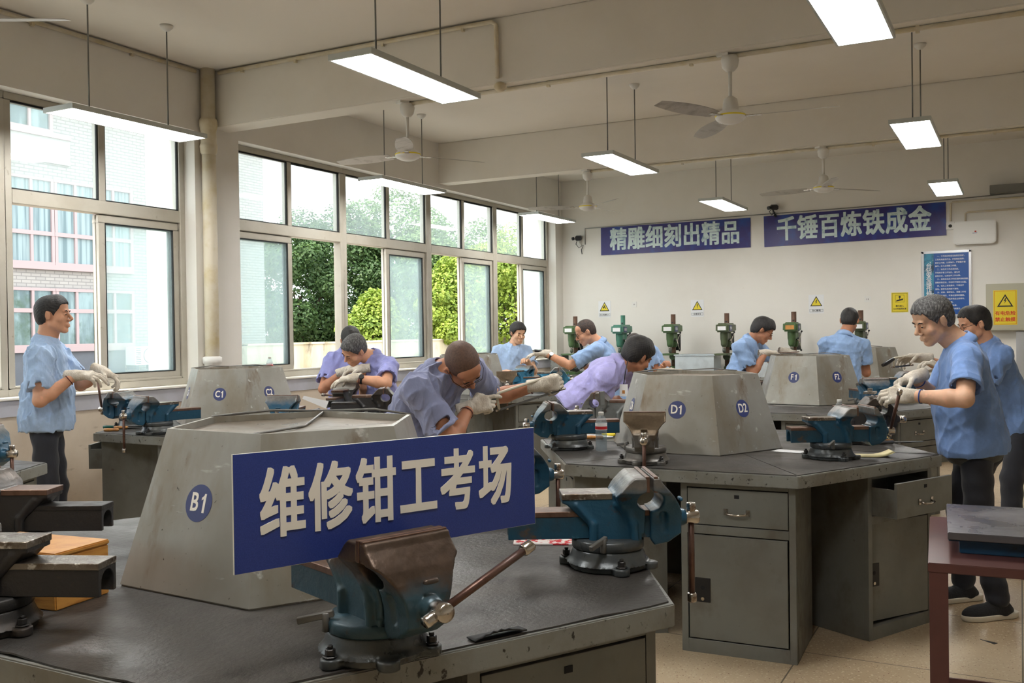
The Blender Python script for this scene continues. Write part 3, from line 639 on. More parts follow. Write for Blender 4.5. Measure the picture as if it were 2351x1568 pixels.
VC = {'blue': cast_mat('vise_cast_blue', (34, 80, 106), (150, 148, 144)),
      'rustblue': cast_mat('vise_cast_rusty_blue', (52, 80, 92), (118, 100, 88), zt=(.16, .20)),
      'dark': cast_mat('vise_cast_dark', (52, 50, 50), (92, 82, 74)),
      'brown': cast_mat('vise_cast_brown_grey', (100, 98, 94), (122, 106, 86), zt=(.13, .18)),
      'grey': cast_mat('vise_cast_grey', (112, 114, 112), (128, 118, 106), zt=(.20, .25)),
      'light': cast_mat('vise_cast_light_blue', (64, 134, 168), (140, 136, 130), zt=(.20, .25))}
def prism_field(F, side, front, k=.004, cyl=None):
    us = np.array(side); lo = (us[:, 0].min(), -.11, us[:, 1].min()); hi = (us[:, 0].max(), .11, us[:, 1].max())
    def fn(X, Y, Z):
        a = poly_sdf(side, X+0*Z, Z+0*X)
        bb = poly_sdf(front, Y+0*Z, Z+0*Y) if not isinstance(front, float) else np.abs(Y)-front+0*Z
        q0 = a+.004+0*bb; q1 = bb+.004+0*a
        return np.minimum(np.maximum(q0, q1), 0)+np.sqrt(np.maximum(q0, 0)**2+np.maximum(q1, 0)**2)-.004
    F.put(fn, lo, hi, k)
JF = [(-.046, .05), (-.047, .125), (-.054, .155), (-.068, .188), (-.086, .212), (-.10, .224), (-.10, .268), (.10, .268), (.10, .224), (.086, .212), (.068, .188), (.054, .155), (.047, .125), (.046, .05)]
def vise_meshes():
    D = {}
    F = Field((-.16, -.125, .04), (.13, .125, .29), .0036)
    prism_field(F, [(-.050, .08), (-.052, .12), (-.116, .186), (-.128, .190), (-.128, .215), (.012, .215), (.05, .215), (.085, .17), (.088, .08)], .047)
    prism_field(F, [(.012, .212), (.03, .236), (.048, .256), (.062, .268), (.096, .268), (.096, .10), (.05, .10), (.03, .17)], JF, .010)
    for s_ in (-1, 1):
        pts = [(.022, s_*.047, .185), (.050, s_*.052, .165), (.064, s_*.053, .13), (.068, s_*.054, .08)]
        for a, c in zip(pts, pts[1:]): F.cone(a, c, .010, k=.008)
        F.cone((-.045, s_*.047, .085), (-.045, s_*.047, .13), .012, k=.006); F.cone((-.045, s_*.046, .13), (-.09, s_*.044, .185), .009, k=.006)
    F.cone((.102, -.2, .198), (.102, .2, .198), .030, k=.004, mode='-')
    D['fixed_jaw'] = F.mesh('fixed_jaw')
    F = Field((.07, -.125, .04), (.215, .125, .29), .0036)
    prism_field(F, [(.100, .268), (.119, .268), (.126, .252), (.136, .240), (.160, .212), (.176, .186), (.186, .160), (.186, .100), (.150, .074), (.112, .066), (.100, .085)], JF, .002)
    F.cone((.176, 0, .137), (.190, 0, .137), .026, k=.006)
    F.cone((.192, -.012, .19), (.192, .012, .19), .006, k=.006)
    F.cone((.102, -.2, .198), (.102, .2, .198), .030, k=.004, mode='-')
    for s_ in (-1, 1): F.cone((.135, s_*.052, .155), (.14, s_*.052, .11), .010, k=.006, mode='-')
    D['movable_jaw'] = F.mesh('movable_jaw')
    F = Field((-.15, -.15, -.01), (.15, .15, .08), .004)
    def disc(r, z0, z1, rr=.005):
        return lambda X, Y, Z: np.maximum(np.sqrt(X**2+Y**2)-r, np.abs(Z-(z0+z1)/2)-(z1-z0)/2)
    F.put(disc(.105, 0, .024), (-.11, -.11, 0), (.11, .11, .024), .0)
    F.put(lambda X, Y, Z: np.maximum((np.sqrt(X**2+Y**2)-(.108-(Z-.02)*.34+.010*np.clip((.036-Z)/.02, 0, 1)**2)), np.abs(Z-.038)-.02), (-.11, -.11, .015), (.11, .11, .06), .006)
    for a in (40, 160, 280, 340): F.put((lambda X, Y, Z, c=cos(R(a)), s=sin(R(a)): np.maximum(np.sqrt((X-c*np.clip(X*c+Y*s, .08, .116))**2+(Y-s*np.clip(X*c+Y*s, .08, .116))**2)-.022, np.abs(Z-.0105)-.0105)), (-.15, -.15, 0), (.15, .15, .022), .004)
    F.halfcut((0, 0, 0), (0, 0, -1))
    D['vise_base'] = F.mesh('vise_base')
    D['swivel_plate'] = MB().lathe([(.001, .057), (.096, .057), (.099, .061), (.099, .080), (.095, .086), (.001, .088)], 40).mesh('swivel_plate')
    b = MB(); pr = [(-.038, .088), (-.038, .160), (.038, .160), (.038, .088), (.026, .088)]+[(.026*cos(R(t)), .118+.026*sin(R(t))) for t in range(0, 181, 20)]+[(-.026, .088)]
    vs = [(-.285, y, z) for y, z in pr]+[(.11, y, z) for y, z in pr]; n = len(pr)
    b.add(vs, [tuple(range(n)), tuple(reversed(range(n, 2*n)))]+[(i, n+i, n+(i+1) % n, (i+1) % n) for i in range(n)])
    D['slide_bar'] = b.mesh('slide_bar')
    D['slide_top'] = MB().box((-.286, -.0395, .150), (.10, .0395, .166)).mesh('slide_top')
    D['jaw_plate'] = MB().box((-.0055, -.099, .226), (.0055, .099, .271)).mesh('jaw_plate')
    D['anvil_top'] = MB().box((-.129, -.049, .2), (.008, .049, .2175)).mesh('anvil_top')
    D['screw_head'] = MB().lathe([(.001, .184), (.013, .184), (.013, .198), (.018, .200), (.020, .206), (.020, .238), (.017, .243), (.001, .244)], 20, M=Matrix.Translation((0, 0, .137)) @ Matrix.Rotation(pi/2, 4, 'Y')).mesh('screw_head')
    D['handle'] = MB().tube((0, 0, -.235), (0, 0, .028), .0085, n=14).mesh('handle')
    D['handle_cap'] = MB().lathe([(.001, -.013), (.0115, -.013), (.013, -.010), (.013, .010), (.0115, .013), (.001, .013)], 16).mesh('handle_cap')
    h = [(.011*cos(k*pi/3), .011*sin(k*pi/3)) for k in range(6)]
    D['bolt'] = MB().prism([(x*1.5, y*1.5) for x, y in hexpts(.0105, 0)], .022, .026).prism(h, .026, .040).tube((0, 0, .04), (0, 0, .047), .006, n=10).mesh('bolt')
    D['lock_lever'] = MB().tube((-.025, -.098, .060), (-.025, -.098, .100), .0085, n=10).box((-.006, -.045, -.007), (.006, .03, .007), M=TR((-.035, -.108, .092), R(-40), R(12))).mesh('lock_lever')
    for k in ('slide_bar', 'slide_top', 'jaw_plate', 'anvil_top', 'lock_lever', 'bolt'):
        bm = bmesh.new(); bm.from_mesh(D[k]); bmesh.ops.recalc_face_normals(bm, faces=bm.faces)
        es = [e for e in bm.edges if len(e.link_faces) == 2 and e.calc_face_angle() > .6]
        bmesh.ops.bevel(bm, geom=es, offset=.0015, segments=1, affect='EDGES', clamp_overlap=True); bm.to_mesh(D[k]); bm.free()
    return D
VD = vise_meshes()
VMAT = {'blue': ('blue', M_base, M_worn), 'dark': ('dark', M_darkcast, M_darkcast), 'rustblue': ('rustblue', M_base, M_rust), 'brown': ('brown', M_graycast, M_rust), 'grey': ('grey', M_graycast, M_rust), 'light': ('light', M_base, M_worn)}
for me, m in (('vise_base', M_base), ('swivel_plate', M_base), ('slide_top', M_rust), ('jaw_plate', M_rust), ('anvil_top', M_worn), ('screw_head', M_chrome), ('handle', M_bar), ('handle_cap', M_chrome), ('bolt', M_darkcast), ('lock_lever', M_graycast), ('fixed_jaw', VC['blue']), ('movable_jaw', VC['blue']), ('slide_bar', M_blue)): VD[me].materials.append(m)
def setm(o, m):
    o.material_slots[0].link = 'OBJECT'; o.material_slots[0].material = m
def vise(x, y, z, ang, label, var='blue', gap=.0, hang=0, hoff=0.0, base_m=None, rust_handle=True, tops=None):
    root = empty('bench_vise', (x, y, z), R(ang), label, 'vise', 'bench vises')
    c, bm_, tm = VMAT[var]; cast = VC[c]; root.scale = (1, 1, .95)
    def P(k, m=None, loc=(0, 0, 0), par=root, name=None, lab=None):
        o = bpy.data.objects.new(name or k, VD[k]); COL.objects.link(o); o.parent = par; o.location = loc
        if m: setm(o, m)
        if lab: o['label'] = lab
        return o
    P('vise_base', base_m or bm_); P('swivel_plate', base_m or (cast if var in ('rustblue', 'light') else bm_))
    P('fixed_jaw', cast); P('anvil_top', tops or (tm if var != 'dark' else M_rust)); P('movable_jaw', cast, (gap, 0, 0)); P('slide_bar', cast if var != 'blue' else None, (gap, 0, 0)); P('slide_top', tops or (M_rust if var != 'dark' else M_darkcast), (gap, 0, 0))
    P('jaw_plate', None, (.1015-.0055, 0, 0)); P('jaw_plate', None, (.1015+.0065+gap, 0, 0))
    P('screw_head', M_chrome if rust_handle else M_steel, (gap, 0, 0)); P('lock_lever')
    h = P('handle', None, (.222+gap, 0, .137)); h.rotation_euler = (R(hang), 0, 0)
    hz = Vector((0, 0, hoff)); h.location = Vector(h.location)+Matrix.Rotation(R(hang), 3, 'X') @ hz
    P('handle_cap', None, (0, 0, .028), h); P('handle_cap', None, (0, 0, -.235), h)
    for a in (40, 160, 280):
        P('bolt', None, (.118*cos(R(a)), .118*sin(R(a)), 0))
    return root
# ---------------------------------------------------------------- hexagonal benches
ZT = .845
def rubber(cx, cy, th, r, cone_r, cth, seed):
    "mat lying on the bench top, its edge a little wavy and lifted in places"
    rg = random.Random(seed); n = 16; b = MB(); outer = []; H = hexpts(r-.012, th)
    for k in range(6):
        a, c = H[k], H[(k+1) % 6]
        for i in range(n):
            t = i/n; w = rg.uniform(-.004, .003); lift = max(0, rg.uniform(-.03, .007))
            x, y = a[0]+(c[0]-a[0])*t, a[1]+(c[1]-a[1])*t; q = 1+w/r
            outer.append((x*q, y*q, lift))
    N = len(outer); inner = [(x*.9, y*.9, 0) for x, y, z in outer]
    vs = [(x, y, z+.0045) for x, y, z in outer]+[(x, y, .0045) for x, y, _ in inner]+[(x, y, z+.0005) for x, y, z in outer]
    fs = [(i, (i+1) % N, N+(i+1) % N, N+i) for i in range(N)]+[(i, 2*N+i, 2*N+(i+1) % N, (i+1) % N) for i in range(N)]+[tuple(range(N, 2*N))]
    return b.add(vs, fs, False)
def rubber_piece(th, r, k, seed):
    "one of the six trapezoid mats, its outer edge slightly wavy"
    rg = random.Random(seed); a, c = hexpts(r-.010-rg.uniform(0, .006), th)[k], hexpts(r-.010, th)[(k+1) % 6]; n = 14; t0 = .004; out = []
    for i in range(n+1):
        t = t0+(1-2*t0)*i/n; q = 1+rg.uniform(-.004, .002); out.append(((a[0]+(c[0]-a[0])*t)*q, (a[1]+(c[1]-a[1])*t)*q, max(0, rg.uniform(-.03, .003))))
    n_ = n+1; top = [(x, y, z+.0042) for x, y, z in out]+[(x*.30, y*.30, .0042) for x, y, z in reversed(out)]; bot = [(x, y, z+.0002-(0 if z == 0 else 0)) for x, y, z in out]+[(x*.30, y*.30, .0002) for x, y, z in reversed(out)]
    m = len(top); b = MB(); vs = top+bot; fs = [(i, i+1, m-2-i, m-1-i) for i in range(n)]+[(m+i+1, m+i, 2*m-1-i, 2*m-2-i) for i in range(n)]+[(i, m+i, m+(i+1) % m, (i+1) % m) for i in range(m)]
    return b.add(vs, fs)
def cabinet_parts(drawer_open=0.0, door_ajar=0.0, w=.52, d=.46, h=.787, seed=0):
    "front face looks along -y, origin bottom centre of the front"
    root = empty('bench_cabinet', (0, 0, 0)); t = .018; W = w/2
    c = MB(); c.box((-W, .002, .0), (-W+.03, .03, h)).box((W-.03, .002, 0), (W, .03, h)).box((-W+.03, .002, 0), (W-.03, .03, .062)).box((-W+.03, .002, h-.02), (W-.03, .03, h)).box((-W+.03, .002, h-.235), (W-.03, .03, h-.195))
    c.box((-W, .03, 0), (-W+.004, d, h)).box((W-.004, .03, 0), (W, d, h)).box((-W, d-.004, 0), (W, d, h)).box((-W+.004, .03, .04), (W-.004, d-.004, .05)).box((-W+.004, .03, h-.215), (W-.004, d-.004, h-.211))
    c.build('cabinet_body', M_grey, root, bevel=.0015, seg=1)
    x0, x1 = -W+.034, W-.034; z0, z1 = h-.19, h-.025
    dr = empty('drawer', (0, -drawer_open, 0)); dr.parent = root
    g = MB().box((x0, -.0, z0), (x1, .016, z1)).box((x0, .016, z0), (x0+.003, .36, z1-.03)).box((x1-.003, .016, z0), (x1, .36, z1-.03)).box((x0, .357, z0), (x1, .36, z1-.03)).box((x0, .016, z0), (x1, .36, z0+.003))
    g.build('drawer_box', M_grey, dr, bevel=.001, seg=1)
    MB().box((-.011, -.002, z1-.038), (.011, .0005, z1-.022)).build('keyhole', M_dark, dr)
    hd = MB().path([(-.045, -.002, z0+.062), (-.040, -.022, z0+.058), (0, -.028, z0+.055), (.040, -.022, z0+.058), (.045, -.002, z0+.062)], .0055, 8)
    for s_ in (-1, 1): hd.box((s_*.050-.009, -.004, z0+.05), (s_*.050+.009, .0, z0+.078))
    hd.build('drawer_handle', M_chrome, dr)
    dz0, dz1 = .068, h-.24
    door = empty('door', (x1, 0, 0)); door.parent = root; door.rotation_euler.z = R(door_ajar)
    MB().box((x0-x1+.003, 0, dz0), (-.003, .018, dz1)).build('door_panel', M_grey, door, bevel=.002, seg=1)
    lx = x0-x1+.03; lz = dz1-.31
    lt = MB().box((lx, -.003, lz), (lx+.072, .0, lz+.112)).build('latch_plate', M_black, door, bevel=.003)
    MB().tube((lx+.036, -.004, lz+.066), (lx+.036, -.0025, lz+.066), .010, n=14).build('finger_hole', M_dark, door)
    MB().tube((lx+.036, -.007, lz+.016), (lx+.036, -.003, lz+.016), .008, n=14).build('lock_barrel', M_chrome, door)
    return root
HOODL = {'D': 'six sided grey sheet steel hood marked D1 and D2 in the middle', 'B': 'large six sided sheet steel hood marked B1 behind the blue sign', 'C': 'six sided sheet steel hood marked C1 and C2 by the drain pipe', 'F': 'six sided sheet steel hood marked F1 and F2 behind the middle one', 'E': 'grey steel hood without visible number behind the bald man, by the far windows', 'H': 'steel hood at far right, half hidden by the man seen from behind'}
def bench(L, cx, cy, th, cone=None, hood_num=(), R_=1.10, cabs=range(6), where='', drawer={}, ajar={}, hood=True, cabl=''):
    th = R(th)
    root = empty('hexagonal_workbench', (cx, cy, 0), label='hexagonal grey steel workbench %s' % where, cat='workbench', group='hexagonal workbenches')
    H = hexpts(R_, th); Hi = hexpts(R_-.03, th)
    MB().prism(H, ZT-.055, ZT).build('bench_top', M_greyedge, root, bevel=.003)
    if L == 'B': rubber(cx, cy, th, R_, 0, 0, ord(L)).build('rubber_mat', M_mat, root, loc=(0, 0, ZT))
    else:
        for k in range(6): rubber_piece(th, R_, k, ord(L)*7+k).build('rubber_mat', M_mat, root, loc=(0, 0, ZT))
    for k in cabs:
        am = th+(k+.5)*pi/3; ap = R_*cos(pi/6)-.045
        nx, ny = cos(am), sin(am); tx, ty = -sin(am), cos(am)
        off = R_/2-.26-.02
        c = cabinet_parts(drawer.get(k, 0.0), ajar.get(k, 0.0))
        c.location = (cx+nx*ap+tx*off, cy+ny*ap+ty*off, 0); c.rotation_euler = (0, 0, am+pi/2)
        # front along -y local -> outward normal
        tag(c, cabl.get(k, 'grey steel cabinet under the workbench %s' % where) if isinstance(cabl, dict) else 'grey steel cabinet under the workbench %s' % where, 'cabinet', 'workbench cabinets')
    if hood:
        hx, hy, ht = cone; ht = R(ht); rb0, rt0, hh = .473, .349, .403
        hd = empty('steel_hood', (hx, hy, ZT+.0047), label=HOODL[L], cat='hood', group='bench hoods')
        B, T = hexpts(rb0, ht), hexpts(rt0, ht); T2 = hexpts(rt0-.012, ht)
        b = MB().frustum(B, .005, T, hh, (False, False)).frustum(hexpts(rb0-.004, ht), .0, hexpts(rb0-.004, ht), .012, (False, False))
        n = 6
        b.add([(*p, hh) for p in T]+[(*p, hh) for p in T2]+[(*p, hh-.022) for p in T2], [(i, (i+1) % 6, 6+(i+1) % 6, 6+i) for i in range(6)]+[(6+i, 6+(i+1) % 6, 12+(i+1) % 6, 12+i) for i in range(6)])
        b.build('hood_shell', M_hood, hd)
        tp = MB(); N = 18; vs = []; rg = random.Random(ord(L)+3)
        grid = {}
        for i in range(-N, N+1):
            for j in range(-N, N+1):
                if abs(i+j) <= N:
                    x = (i+j*.5)/N*(rt0-.013); y = j*math.sqrt(3)/2/N*(rt0-.013)
                    xr, yr = x*cos(ht)-y*sin(ht), x*sin(ht)+y*cos(ht); e = max(abs(i), abs(j), abs(i+j))/N
                    z = hh-.018-.010*(1-e)*(1+.6*sin(x*14+ord(L))*cos(y*11)); grid[i, j] = len(vs); vs.append((xr, yr, z))
        fs = []
        for (i, j) in list(grid):
            if (i+1, j) in grid and (i, j+1) in grid: fs.append((grid[i, j], grid[i+1, j], grid[i, j+1]))
            if (i+1, j) in grid and (i+1, j-1) in grid: fs.append((grid[i, j], grid[i+1, j-1], grid[i+1, j]))
        tp.add(vs, fs, True); tp.build('hood_lid', M_hoodtop, hd)
        lift = MB(); e0 = Vector((*T[1], hh)); e1 = Vector((*T[2], hh))
        lift.path([e0, e0.lerp(e1, .4)+Vector((0, 0, .012)), e1], .0035, 6); e2 = Vector((*T[3], hh)); lift.path([e1, e1.lerp(e2, .5)+Vector((0, 0, .010)), e2], .004, 6)
        lift.build('lid_lip', M_graycast, hd)
        if L == 'B': MB().path([Vector((*T2[2], hh-.004)), Vector((T2[2][0]*.3, T2[2][1]*.3, hh-.024)), Vector(((T2[4][0]+T2[5][0])*.3, (T2[4][1]+T2[5][1])*.3, hh-.022)), Vector(((T2[4][0]*.45+T2[5][0]*.55), (T2[4][1]*.45+T2[5][1]*.55), hh-.012))], .004, 6).build('lid_seam', M_graycast, hd)
        for k, num in hood_num:
            am = ht+(k+.5)*pi/3; s_ = .56; ap = (rb0*(1-s_)+rt0*s_)*cos(pi/6); no_h = Vector((cos(am), sin(am), 0)); x = Vector((-sin(am), cos(am), 0))
            y = (Vector((0, 0, hh))-no_h*(rb0-rt0)*cos(pi/6)).normalized(); nn = x.cross(y).normalized()
            o_ = no_h*ap+Vector((0, 0, hh*s_)); Mx = frame(o_+nn*.0004, x, y, nn)
            st = MB().tube((0, 0, 0), (0, 0, .001), .047, n=40, M=Mx).build('number_sticker', M_sticker, hd)
            Mn = frame(o_+nn*.0016, x, y, nn); text_mesh('number', num[0] if num[1] == '1' else num, .066, M_letter, st, Mn @ Matrix.Translation((-.015 if num[1] == '1' else 0, 0, 0)), bold=.022, sx=.8, depth=.0004)
            if num[1] == '1': MB().prism([(.0165, -.0235), (.0245, -.0235), (.0245, .0245), (.0185, .0245), (.0165, .019), (.0095, .0145), (.0095, .0075), (.0165, .0115)], -.0004, .0004, M=Mn).build('number', M_letter, st)
    return root
bench('D', -1.45, 5.19, 2.5, (-1.60, 5.154, 2.6), [(k, 'D%d' % ((k+2) % 6+1)) for k in (3, 4, 5)], where='in the middle, carrying the hood marked D1', drawer={5: .13}, ajar={5: -7},
      cabl={4: 'grey steel cabinet at centre, black latch plate, under the D1 bench front', 5: 'grey steel cabinet with its drawer pulled out, right of the central one', 0: 'grey cabinet on the far right side of the D1 bench', 1: 'grey cabinet at the back of the D1 bench', 2: 'grey cabinet at the back left of the D1 bench', 3: 'grey cabinet under the left corner of the D1 bench'})
bench('B', -1.83, 2.18, 0, (-1.815, 2.105, -3.4), [(4, 'B1')], where='nearest the camera, under the blue test room sign',
      cabl={k: 'grey cabinet under the nearest bench, side %s' % s_ for k, s_ in zip(range(6), ('facing the D1 bench', 'at its back', 'at its back left', 'at its front left', 'at its front', 'at its right front'))})
bench('C', -5.00, 5.33, 0, (-5.19, 5.36, 24.0), [(3, 'C6'), (4, 'C1'), (5, 'C2')], where='by the drain pipe, carrying the hood marked C1', cabs=(3, 4, 5),
      cabl={k: 'grey cabinet under the C1 bench, side %s' % s_ for k, s_ in zip(range(6), ('facing right', 'facing the window back', 'facing the window', 'with open drawer by the standing man', 'facing the camera', 'at its right front'))}, drawer={3: .10})
bench('F', -1.62, 8.28, 0, (-1.62, 8.54, -10.0), [(4, 'F1'), (5, 'F2')], where='behind the middle one, carrying the hood marked F1',
      cabl={k: 'grey cabinet under the F1 bench, side %s' % s_ for k, s_ in zip(range(6), ('facing right at the back', 'at the back', 'at the back left', 'at the left', 'at the front', 'with silver pull behind the front man'))})
bench('A', -5.03, 2.30, 0, (-5.2, 2.3, 0), [], hood=False, cabs=(0, 1), where='at the left edge, mostly out of view', cabl={0: 'grey cabinet at the left edge of view behind the dark vises', 1: 'grey cabinet of the left edge bench facing the C1 bench'})
bench('E', -5.20, 8.80, 0, (-5.2, 8.8, 0), [], cabs=(4, 5, 0), where='near the far windows, behind the bald man', cabl={k: 'grey cabinet under the far window bench, side %s' % s_ for k, s_ in zip(range(6), ('right', 'back', 'back left', 'left', 'front left', 'right front'))})
bench('H', -1.62, 11.72, 0, (-1.61, 11.70, 0), [(4, 'H1')], where='at the far right in front of the back wall', cabs=(4, 5), cabl={4: 'grey cabinet under the farthest right bench, front side', 5: 'grey cabinet under the farthest right bench, right front side'})
bench('G', -5.10, 11.95, 0, (-5.1, 11.95, 0), [], hood=False, where='at the far left in front of the drill presses', cabs=(5, 0), cabl={5: 'grey cabinet under the farthest left bench, right front side', 0: 'grey cabinet under the farthest left bench, right side'})
ZV = ZT+.005
v1 = onz(862, 1496, ZV); v2 = onz(1396, 1298, ZV)
vise(v1.x, v1.y, ZV, -21, 'rusty blue vise in front gripping the large blue sign', 'rustblue', .003, hang=112, hoff=.0)
vise(v2.x, v2.y, ZV, 30, 'blue vise on the nearest bench, right of the sign, brown jaws closed', 'blue', .010, hang=0)
vise(-1.66, 2.99, ZV, 34, 'blue vise behind the right end of the sign, mostly hidden by it', 'blue', 0, hang=0)
vise(-2.64, 1.80, ZV, 206, 'dark brown vise at the left edge with hollow slide bar, behind the other', 'dark', 0, hang=30)
vise(-2.045, 1.325, ZV, 203, 'dark vise at the lower left edge, nearest the camera', 'dark', 0, hang=0, tops=M_worn)
vise(-4.20, 2.64, ZV, 22, 'blue vise cut off by the left edge, behind the dark vises', 'blue', 0, hang=0)
vise(-5.07, 4.50, ZV, 250, 'blue vise on the C1 bench with its jaw towards the camera', 'blue', 0, hang=0)
vise(-5.58, 4.74, ZV, 200, 'blue vise beside the man by the window, handle upright', 'blue', .02, hang=168)
vise(-4.24, 4.83, ZV, -66, 'grey blue vise in front of the C2 sticker', 'blue', 0, hang=0)
vise(-4.10, 5.55, ZV, 32, 'dark vise on the C1 bench behind the nearest hood, paper beside it', 'dark', .01, hang=20)
vise(-4.72, 6.02, ZV, 110, 'blue grey vise where the grey haired man works', 'grey', 0, hang=95)
vise(-2.19, 4.77, ZV, 213, 'blue vise holding the part the bald man saws', 'blue', .01, hang=10)
v = onz(1483, 1062, ZV); vise(v.x, v.y, ZV, -72, 'grey brown vise on the D1 bench facing the camera, handle hanging', 'brown', 0, hang=0, base_m=M_graycast)
v = onz(1908, 1052, ZV); vise(v.x, v.y, ZV, 30, 'open blue vise in front of the D2 sticker, to the right', 'blue', .075, hang=-152, hoff=.0, base_m=M_base)
vise(-2.28, 5.62, ZV, 195, 'dull grey vise on the back left of the D1 bench, by the bottle', 'grey', 0, hang=0)
vise(-.80, 5.60, ZV, 20, 'dark vise under the gloved hands of the grey haired man on the right', 'dark', .012, hang=75)
vise(-1.02, 7.72, ZV, -58, 'blue vise with wide bare jaws, right of the F2 sticker', 'blue', 0, hang=0)
vise(-.95, 8.75, ZV, 20, 'blue vise under the hands of the man behind on the right', 'blue', .01, hang=20)
vise(-1.92, 7.50, ZV, -95, 'blue vise half hidden behind the D2 corner of the hood', 'blue', 0, hang=0)
vise(-2.36, 8.78, ZV, 170, 'brown vise tip showing above the middle hood', 'brown', 0, hang=0)
vise(-4.47, 8.28, ZV, -60, 'brown jawed vise beyond the bald man, right front of the far window bench', 'brown', 0, hang=0)
vise(-4.42, 9.15, ZV, 25, 'light blue vise under the outstretched glove of the man with glasses', 'light', .01, hang=10)
vise(-4.95, 9.50, ZV, 80, 'light blue vise in front of the young man by the window', 'light', 0, hang=0)
vise(-4.24, 11.9, ZV, 10, 'blue vise beyond the bent men, in front of the drill presses', 'blue', 0, hang=0)
pe = onz(1140, 1467, ZT)
b = MB(); n = 14; vs = []
for i in range(n+1):
    t = i/n
    for j in range(5):
        q = j/4; vs.append((-.06+.13*t, -.012+.035*q, .004+.013*sin(pi*t)*(1-q)**1.5+.002*sin(t*40)*(1-q)))
b.add(vs, [(i*5+j, (i+1)*5+j, (i+1)*5+j+1, i*5+j+1) for i in range(n) for j in range(4)], True)
o = b.build('rubber_scrap', M_rubberblack, loc=(pe.x, pe.y, ZT+.006), weld=False); o.rotation_euler.z = R(60); so = o.modifiers.new('s', 'SOLIDIFY'); so.thickness = .003; tag(o, 'curled strip of torn black rubber at the near bench edge, right of the front vise', 'rubber strip')
# ---------------------------------------------------------------- the blue sign in the vise
sc_ = at(882, 1160, 1.985); root = empty('hanging_sign', sc_, label='large blue board reading 维修钳工考场 clamped upright in the front vise', cat='sign')
TLs, TRs, BLs = at(533, 1045, 1.76), at(1226, 980, 2.21), at(538, 1320, 1.76); BRs = at(1228, 1203, 2.21)
ctr = (TLs+TRs+BLs+BRs)/4; xs = ((TRs-TLs)+(BRs-BLs)).normalized(); ys = ((TLs-BLs)+(TRs-BRs)); ys = (ys-xs*ys.dot(xs)).normalized(); zs = xs.cross(ys)
root.location = ctr; Wd = ((TRs-TLs).length+(BRs-BLs).length)/2; Hd = ((TLs-BLs).length+(TRs-BRs).length)/2
root.name = 'blue_sign'
Mx = frame((0, 0, 0), xs, ys, zs)
MB().box((-Wd/2, -Hd/2, -.0045), (Wd/2, Hd/2, 0), M=Mx).build('sign_board', M_signwhite, root)
MB().box((-Wd/2+.0008, -Hd/2+.0008, 0), (Wd/2-.0008, Hd/2-.0008, .0006), M=Mx).build('sign_face', M_signblue, root)
text_mesh('sign_text', '维修钳工考场', .139, M_letter, root, Mx @ Matrix.Translation((-.008, .003, .0013)), bold=.033, sx=.69, space=1.13, depth=.0005)
# ---------------------------------------------------------------- people
def cdir(a, b, c): return (RT*a+UP*b+FW*c).normalized()
def skin(name, c): return mat(name, S(*c), .5, layers=[(9, 4, S(*[int(k*.9) for k in c]), .45, .7), (30, 4, S(min(c[0]+8, 255), c[1], c[2]), .55, .7)], bump=(120, .05), spec=.35)
SK = {'a': skin('skin_tan', (212, 158, 126)), 'b': skin('skin_brown', (186, 130, 100)), 'c': skin('skin_light', (222, 176, 144))}
M_lip = mat('lips', S(158, 98, 84), .5)
def cloth(name, c, wr=.5):
    return mat(name, S(*c), .85, layers=[(5, 5, S(*[int(k*.90) for k in c]), .42, .68), (14, 5, S(*[min(int(k*1.07), 255) for k in c]), .52, .72)], bump=(16, wr, (1, 1, .45)), sheen=.15)
CL = {'sky': cloth('light_blue_cloth', (168, 194, 228), .9), 'sky2': cloth('work_blue_cloth', (146, 176, 218), .8), 'main': cloth('uniform_blue_cloth', (118, 150, 204), .6), 'purple': cloth('violet_blue_cloth', (150, 154, 212), .8),
      'lilac': cloth('lilac_cloth', (176, 172, 226), .7), 'dusk': cloth('grey_violet_cloth', (142, 148, 182), .9), 'trouser': cloth('black_trouser_cloth', (36, 38, 46), .5), 'grey': cloth('dark_grey_cloth', (78, 80, 78), .4)}
M_hair = mat('black_hair', S(26, 24, 24), .55, layers=[(60, 5, S(44, 40, 38), .45, .65, (1, 1, .3))], bump=(260, .35))
M_hairg = mat('greying_hair', S(62, 60, 60), .6, layers=[(150, 5, S(128, 128, 126), .46, .70, (1, 1, .3))], bump=(260, .35))
M_hairs = mat('shaved_hair', S(100, 74, 60), .6, layers=[(90, 4, S(84, 62, 52), .45, .65)], bump=(200, .2))
M_hairb = mat('cropped_hair', S(52, 42, 38), .6, layers=[(60, 4, S(84, 64, 54), .48, .68)], bump=(160, .4))
M_glove = mat('white_knit_glove', S(216, 208, 194), .9, layers=[(14, 5, S(188, 176, 158), .45, .68)], bump=(110, .6, (1, 1, .4)))
M_glovek = mat('coated_glove_fingers', S(52, 58, 58), .5)
M_band = mat('glove_cuff_band', S(96, 44, 46), .8)
M_bandb = mat('blue_cuff_band', S(60, 80, 140), .8)
M_eye = mat('dark_eye', S(26, 20, 18), .2)
M_brow = mat('eyebrow_hair', S(34, 28, 26), .8)
M_specs = mat('spectacle_frame', S(40, 36, 36), .3, .5)
M_shoe = mat('black_shoe_mesh', S(26, 27, 30), .75, bump=(90, .4))
M_sole = mat('cream_sole', S(212, 204, 186), .6)
M_watch = mat('watch_face', S(190, 200, 204), .25, .4)
def ortho(y, zh):
    y = y.normalized(); x = y.cross(zh).normalized(); return x, y, x.cross(y)
